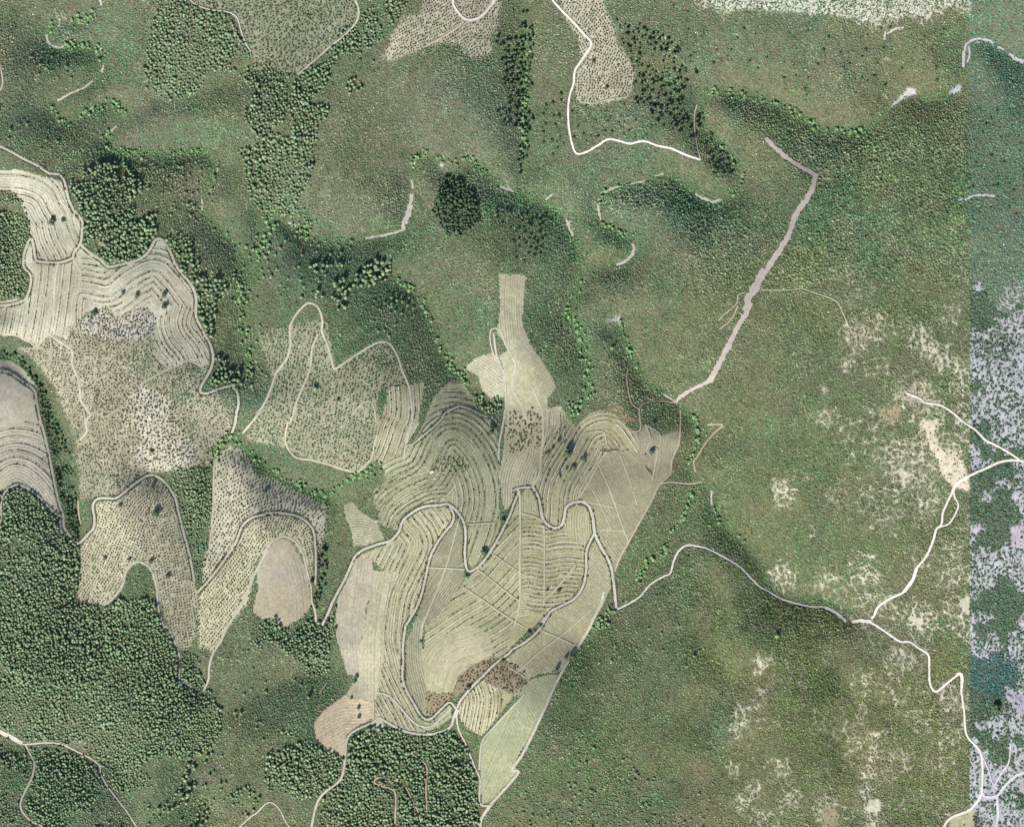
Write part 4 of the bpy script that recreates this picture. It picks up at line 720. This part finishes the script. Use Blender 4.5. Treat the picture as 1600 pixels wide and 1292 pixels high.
def number(items, base):
    """items: (where, x, object, y); groups are told apart by their order across the map, large ones in bands from top to bottom"""
    by = {}
    for w_, x_, o_, y_ in items: by.setdefault(w_, []).append((x_, y_, o_))
    for w_, L in by.items():
        lab = base(w_); nb = 1 if len(L) <= 16 else math.ceil(len(L)/12)
        L.sort(key=lambda t: t[1]); bands = [L] if nb == 1 else [list(q) for q in np.array_split(np.array(L, dtype=object), nb)] if nb <= 9 else []
        for t in L: t[2]['label'] = lab
        for bi, B in enumerate(bands):
            B.sort(key=lambda t: t[0]); bn_ = '' if nb == 1 else (', topmost band' if bi == 0 else ', lowest band' if bi == nb-1 else f', {ORD[bi]} band down')
            for k_, (x_, y_, o_) in enumerate(B):
                t_ = lab+('' if len(B) == 1 else ', leftmost' if k_ == 0 else ', rightmost' if k_ == len(B)-1 else f", {ORD[k_]} from left")+bn_
                if len(t_.split()) <= 16: o_['label'] = t_
if spare: obj('hedge_bushes', blobs('hedge_bushes', *np.vstack([t[0] for t in spare]).T, np.concatenate([t[1] for t in spare]), np.concatenate([t[1] for t in spare])*1.1, np.vstack([t[2] for t in spare]), DOME, M_leaf, lift=.15, colj=.2), 'stuff', 'short broken lines of bushes on the field terraces', 'bushes')
number(HG, lambda w_: 'bush line '+w_)
print('hedges', cnt)

# ------------------------------------------------------------------ tree prototypes (crown of leaf clumps on a tapered trunk)
TREE = {'pine': C(146, 168, 126), 'oak': C(90, 110, 80), 'alder': C(146, 182, 124), 'olive': C(98, 100, 76)}
def crown_detail(name, col, seed, flat=.8):
    g = np.random.default_rng(seed); V0, F0 = I1; Vs = []; Fs = []; Cs = []; off = 0
    for k in range(26):
        d = g.normal(size=3); d /= np.linalg.norm(d); d[2] = abs(d[2])*1.0-.25; q = d*(.35+.42*g.random()); r = .22+.2*g.random()
        v = V0*(1+.35*(g.random((len(V0), 1))-.5))*r*np.array([1, 1, flat])+q*np.array([1, 1, flat]); Vs.append(v); Fs.append(F0+off); off += len(v)
        Cs.append(np.repeat(np.asarray(col)[None]*(.75+.5*g.random()), len(v), 0))
    return mesh(name, np.vstack(Vs), np.vstack(Fs), np.vstack(Cs), M_leaf)
def trunk_mesh(h=1.0):
    a = np.arange(7)*2*math.pi/7; V = np.vstack([np.c_[np.cos(a)*r, np.sin(a)*r, 0*a+z] for z, r in ((-.1, .1), (.5*h, .06), (h, .03))]); F = []
    for k in range(2):
        for i in range(7): j = (i+1) % 7; F.append((k*7+i, k*7+j, k*7+7+j, k*7+7+i))
    return mesh('trunk', V, F, np.repeat(C(120, 104, 86)[None], len(V), 0), M_bark)
TRUNK = trunk_mesh()
KN = {'pine': 'pine_tree', 'oak': 'oak_tree', 'alder': 'stream_tree', 'olive': 'orchard_tree'}
KL = {'pine': 'pale green tree', 'oak': 'dark tree', 'alder': 'bright green tree', 'olive': 'dark orchard bush'}
PROTO = {k: [crown_detail('crown', c, 40+7*i+j, .95 if k != 'olive' else .8) for j in range(6)] for i, (k, c) in enumerate(TREE.items())}
trees = []      # kind, x, y, r, text, priority
def add_trees(kind, x, y, r, text, pr): trees.extend([(kind, a, b, c, text, pr) for a, b, c in zip(x, y, r)])
for si, (kind, text, outl, sp, (r0, r1), q) in enumerate(STANDS):
    g = np.random.default_rng(100+si); sp = sp*.84 if sp < 7 else sp; p = edge_poly(outl); m = poly_mask(p); x0, y0 = p.min(0); x1, y1 = p.max(0)
    X, Y = np.meshgrid(np.arange(x0, x1, sp), np.arange(y0, y1, sp*.87)); X[1::2] += sp/2
    x = (X+g.uniform(-.38, .38, X.shape)*sp).ravel(); y = (Y+g.uniform(-.38, .38, X.shape)*sp).ravel()
    clump = fbm(x, y, 38, si % 8, 3)-.12*(fbm(x, y, 60, (si+3) % 8, 2) < .34)-.15*(fbm(x, y, 24, (si+4) % 8, 2) < .27)
    x, y = x, y; ok = look(m, x+9*(vnoise(x, y, 22, 3)-.5), y+9*(vnoise(x, y, 22, 5)-.5)) & (clump > (1-q)*.5+.16+.06*(q < .8)) & (g.random(len(x)) < .55+.45*q) & (look(rd, x, y) > 1.2)
    ok &= (x > -40) & (x < 1640) & (y > -40) & (y < 1332)
    if sp > 9: ok = look(m, x, y) & (g.random(len(x)) < q) & (look(rd, x, y) > 1.2)
    x, y = x[ok], y[ok]; r = (r0+(r1-r0)*g.random(len(x))**1.8)*(.72 if sp < 6.5 else .86)*(.66+.66*fbm(x, y, 26, (si+5) % 8, 2))
    add_trees(kind, x, y, r, text, 1 if sp > 8.5 else 0)
for bi, (s, hw, sp, text) in enumerate(BANKS):
    g = np.random.default_rng(700+bi); p = resample(smooth_line(P(s)), sp*.55); n = len(p)
    reps = max(1, int(hw/2.4)); 
    for _ in range(reps):
        o = g.normal(0, hw*.6, (n, 2)); x, y = (p+o).T; ok = (g.random(n) < .75) & (look(rd, x, y) > 1) & (vnoise(x, y, 14, bi % 8) > .3)
        add_trees('alder', x[ok], y[ok], 1.2+2.3*g.random(ok.sum())**2, text, 0)
# single trees the photograph shows clearly
for x, y, r, k, t in [(756,862,5.5,'oak','standing alone on the lower tip of the domed vineyard'),(887,709,6.5,'oak','largest one, on the ridge vineyard bank'),(912,717,3.6,'oak','just right of the largest oak'),(730,902,4.2,'alder','at the end of the strip road'),
                      (855,922,2.6,'oak','left one of two in the central rows'),(873,923,3.2,'oak','right one of two in the central rows'),(237,705,3.2,'oak','above the spur orchard road bend'),(238,762,3.0,'oak','inside the top of the spur orchard'),
                      (164,872,2.8,'oak','inside the middle of the spur orchard'),(188,790,3.2,'oak','left inside the spur orchard'),(202,874,2.8,'oak','left of the small road arch'),(236,877,3.4,'oak','right of the small road arch'),(262,900,3.2,'oak','right side of the spur orchard'),
                      (243,803,5.5,'oak','on the crest of the spur orchard'),(82,347,5.5,'oak','in the middle of the top terraces'),(99,345,3.5,'oak','right of the bush on the top terraces'),(70,1292,3,'oak','at the bottom edge'),(414,770,3.4,'oak','in the dotted orchard corner'),
                      (148,490,4.5,'oak','on the pale terrace slope'),(258,462,4.5,'oak','on the pale slope below the terraces'),(258,480,4.5,'oak','lower one on the pale slope'),(215,462,3.5,'oak','among the upper terraces'),(193,458,3.0,'oak','among the middle terraces'),
                      (560,1105,2.8,'oak','upper one on the orange field'),(561,1120,2.8,'oak','lower one on the orange field'),(557,1056,3.2,'oak','at the top of the orange field'),(555,1064,3,'oak','just below the top one of the orange field'),(549,1090,2.2,'oak','left one above the orange field pair'),
                      (870,1047,4.0,'oak','at the edge of the green sown field'),(893,1026,4.5,'oak','on the right field margin'),(884,1028,2.8,'oak','left of the field margin tree'),(844,977,3.0,'oak','beside the inner road bend'),(826,988,3.6,'oak','left of the inner road bend'),
                      (786,813,3.6,'oak','on the road above the strip field'),(658,1001,2.4,'oak','on the long strip road'),(927,97,3.0,'oak','at the fork of the white road'),(947,139,3.2,'oak','in the middle of the hourglass orchard'),(1021,662,3,'oak','on the knoll plot'),(1018,706,4.5,'oak','in the hollow of the knoll plot'),
                      (891,1032,2.4,'oak','smallest on the right field margin'),(1213,993,3.8,'alder','at the foot of the rough hill road'),(957,544,3.6,'pine','alone beside the gully'),(492,608,4.6,'pine','inside the peaked road'),(528,625,3.0,'oak','right inside the peaked road'),
                      (785,1032,3.0,'oak','at the corner of the brown orchard'),(732,1073,4.0,'oak','at the farm road junction'),(1555,1105,7.0,'oak','big round one in the pale strip'),(1567,690,3.0,'oak','on the pale strip road')]:
    trees.append((k, x, y, r, t, 2))
orch_pts = []
for oi, (text, outl, guide, sp, inr, (r0, r1), a, b, col, jit) in enumerate(ORCH):
    g = np.random.default_rng(900+oi); pts = []
    for c in row_curves(outl, guide, sp):
        c = resample(c, inr); pts.append(c+g.normal(0, .2+jit*.9, c.shape))
    if not pts: continue
    p = np.vstack(pts); ok = (g.random(len(p)) < .93-.12*jit) & (look(rd, p[:, 0], p[:, 1]) > 1.0); p = p[ok]
    r = (r0+(r1-r0)*g.random(len(p))**1.6)*.9; orch_pts.append((text, p, r, C(*col)))
# choose the individuals: the largest of each kind, lone ones first
def place(kind, x, y, r, text, g, full, label=None, group=None):
    me = PROTO[kind][g.integers(0, 6)]; hz = r*(1.0 if kind != 'olive' else .85); th = r*.55 if kind in ('olive',) else r*1.1
    z = float(hgt(x, y)); loc = (x-800, 646-y, z); label = label or f"{KL[kind]} {text}"
    if full:
        e = obj(KN[kind], None, None, label, 'tree', group); e.location = loc
        cr = bpy.data.objects.new('crown', me); link(cr); cr.parent = e; cr.location = (0, 0, th+.1*r)
        tk = bpy.data.objects.new('trunk', TRUNK); link(tk); tk.parent = e; tk.scale = (r*.9, r*.9, th)
    else:
        cr = e = obj(KN[kind], me, None, label, 'tree', group); cr.location = (loc[0], loc[1], z+th+.1*r)
    cr.scale = (r*1.1, r*1.1, hz*1.3); cr.rotation_euler = (0, 0, g.random()*6.28); TG.setdefault(kind, []).append((text, float(x), e, float(y)))
g = np.random.default_rng(5); n_ind = 0; TG = {}
for kind in ('pine', 'oak', 'alder'):
    T = [t for t in trees if t[0] == kind]
    inside = lambda t: 3 < t[1] < 1597 and 3 < t[2] < 1289
    T.sort(key=lambda t: -(t[5]*100+t[3]) if inside(t) else 1e3)
    lone, rest = T[:300], T[300:]
    for i, t in enumerate(lone):
        one = t[5] == 2
        place(kind, t[1], t[2], t[3], t[4], g, i < 90, None, None if one else 'trees '+t[4]); n_ind += 1
    if rest:
        by = {}
        for t in rest: by.setdefault(t[4], []).append(t)
        for text, L in by.items():
            A = np.array([(t[1], t[2], t[3]) for t in L]); n = len(A); seed = abs(hash(text)) % 1000 if False else sum(map(ord, text)) % 1000
            gg = np.random.default_rng(seed)
            hue = gg.normal(0, .025, (n, 3)); col = TREE[kind][None]*(.68+.6*gg.random((n, 1)))*(1+hue)
            hh = A[:, 2]*(1.3+.7*gg.random(n))
            obj({'pine': 'pine_woods', 'oak': 'oak_woods', 'alder': 'riverside_woods'}[kind], blobs('woods', A[:, 0], A[:, 1], A[:, 2], hh, col, I2, M_leaf, .16, 1.0, .3, rs=seed), 'stuff', f"{KL[kind]}s massed {text}", 'trees')
# orchard trees
allp = [(r, i, k) for i, (t, p, rr, c) in enumerate(orch_pts) for k, r in enumerate(rr) if 3 < p[k, 0] < 1597 and 3 < p[k, 1] < 1289]
allp.sort(reverse=True); chosen = {}
for r, i, k in allp[:300]: chosen.setdefault(i, set()).add(k)
for i, (text, p, r, col) in enumerate(orch_pts):
    ch = chosen.get(i, set())
    for k in ch: place('olive', p[k, 0], p[k, 1], r[k], 'in the '+text, g, False, None, 'larger trees of the '+text)
    ok = np.array([k not in ch for k in range(len(p))]); n = ok.sum(); gg = np.random.default_rng(50+i)
    cc = col[None]*(.75+.5*gg.random((n, 1)))*(1+gg.normal(0, .05, (n, 3)))
    obj('orchard_rows', blobs('orchard', p[ok, 0], p[ok, 1], r[ok], r[ok]*.95, cc, I1, M_leaf, .15, .7, .25, rs=60+i), 'stuff', 'small orchard trees filling the '+text, 'orchard trees')
for kind, L in TG.items(): number(L, lambda w_, kind=kind: KL[kind]+' '+w_)
print('individual trees', n_ind, 'all', len(trees), 'orchard', sum(len(o[1]) for o in orch_pts))

# ------------------------------------------------------------------ scrub: low bushes over the open ground
sp = 2.2
X, Y = np.meshgrid(np.arange(-30, 1630, sp), np.arange(-30, 1322, sp*.9)); X = X.copy(); X[1::2] += sp/2
g = np.random.default_rng(11)
x = (X+g.uniform(-.5, .5, X.shape)*sp).ravel(); y = (Y+g.uniform(-.5, .5, X.shape)*sp).ravel()
ok = g.random(len(x)) < look(dens, x, y); x, y = x[ok], y[ok]; n = len(x)
r = look(size, x, y)*(.7+.9*g.random(n)**2)*.98; r = r*np.where(look(st, x, y), 1.32, 1.0)
col = look(tint, x, y)*np.exp(g.normal(.0, .28, (n, 1)))*(1+g.normal(0, .035, (n, 3)))
hh = r*(.8+1.1*g.random(n))
for q, (nm, sel) in enumerate([('scrub', x < 1513), ('scrub', x >= 1513)]):
    obj('scrub', blobs('scrub', x[sel], y[sel], r[sel], hh[sel], col[sel], DOME, M_leaf, .2, .0, .12, 8, rs=q), 'stuff', ['low green scrub covering the hillsides', 'blue green scrub over pale rocky ground at the right'][q], 'scrub')
print('scrub', n)

# ------------------------------------------------------------------ small farm hut
import bmesh
def box_mesh(name, sx, sy, sz, z0, col, bev=.05):
    bm = bmesh.new(); bmesh.ops.create_cube(bm, size=1)
    for v in bm.verts: v.co = Vector((v.co.x*sx, v.co.y*sy, v.co.z*sz+z0+sz/2))
    bmesh.ops.bevel(bm, geom=bm.edges[:], offset=bev, segments=1, affect='EDGES'); me = bpy.data.meshes.new(name); bm.to_mesh(me); bm.free()
    at = me.color_attributes.new('Col', 'FLOAT_COLOR', 'POINT'); c4 = np.ones((len(me.vertices), 4), np.float32); c4[:, :3] = col; at.data.foreach_set('color', c4.ravel()); me.materials.append(M_bark); return me
def hut(x, y, sx, sy, h, rot, rc, label):
    e = obj('hut', None, None, label, 'hut'); e.location = (x-800, 646-y, float(hgt(x, y))); e.rotation_euler = (0, 0, rot)
    obj('wall', box_mesh('wall', sx, sy, h+1, -1, C(200, 194, 180)), parent=e)
    V = [(-sx/2-.5, -sy/2-.5, h+.004), (sx/2+.5, -sy/2-.5, h+.004), (sx/2+.5, sy/2+.5, h+.004), (-sx/2-.5, sy/2+.5, h+.004), (-sx/2-.5, 0, h+1.5), (sx/2+.5, 0, h+1.5)]
    me = bpy.data.meshes.new('roof'); me.from_pydata(V, [], [(0, 1, 5, 4), (2, 3, 4, 5), (0, 4, 3), (1, 2, 5), (3, 2, 1, 0)])
    at = me.color_attributes.new('Col', 'FLOAT_COLOR', 'POINT'); c4 = np.ones((6, 4), np.float32); c4[:, :3] = rc; at.data.foreach_set('color', c4.ravel()); me.materials.append(M_road)
    obj('roof', me, parent=e)
    d = box_mesh('door', .9, .08, 2.0, 0, C(110, 90, 70), .01); o = obj('door', d, parent=e); o.location = (0, -sy/2-.05, 0)
hut(674.5, 737, 5.2, 4, 2.6, .3, C(214, 214, 212), 'small white-roofed hut at the edge of the domed vineyard orchard')
print('done')
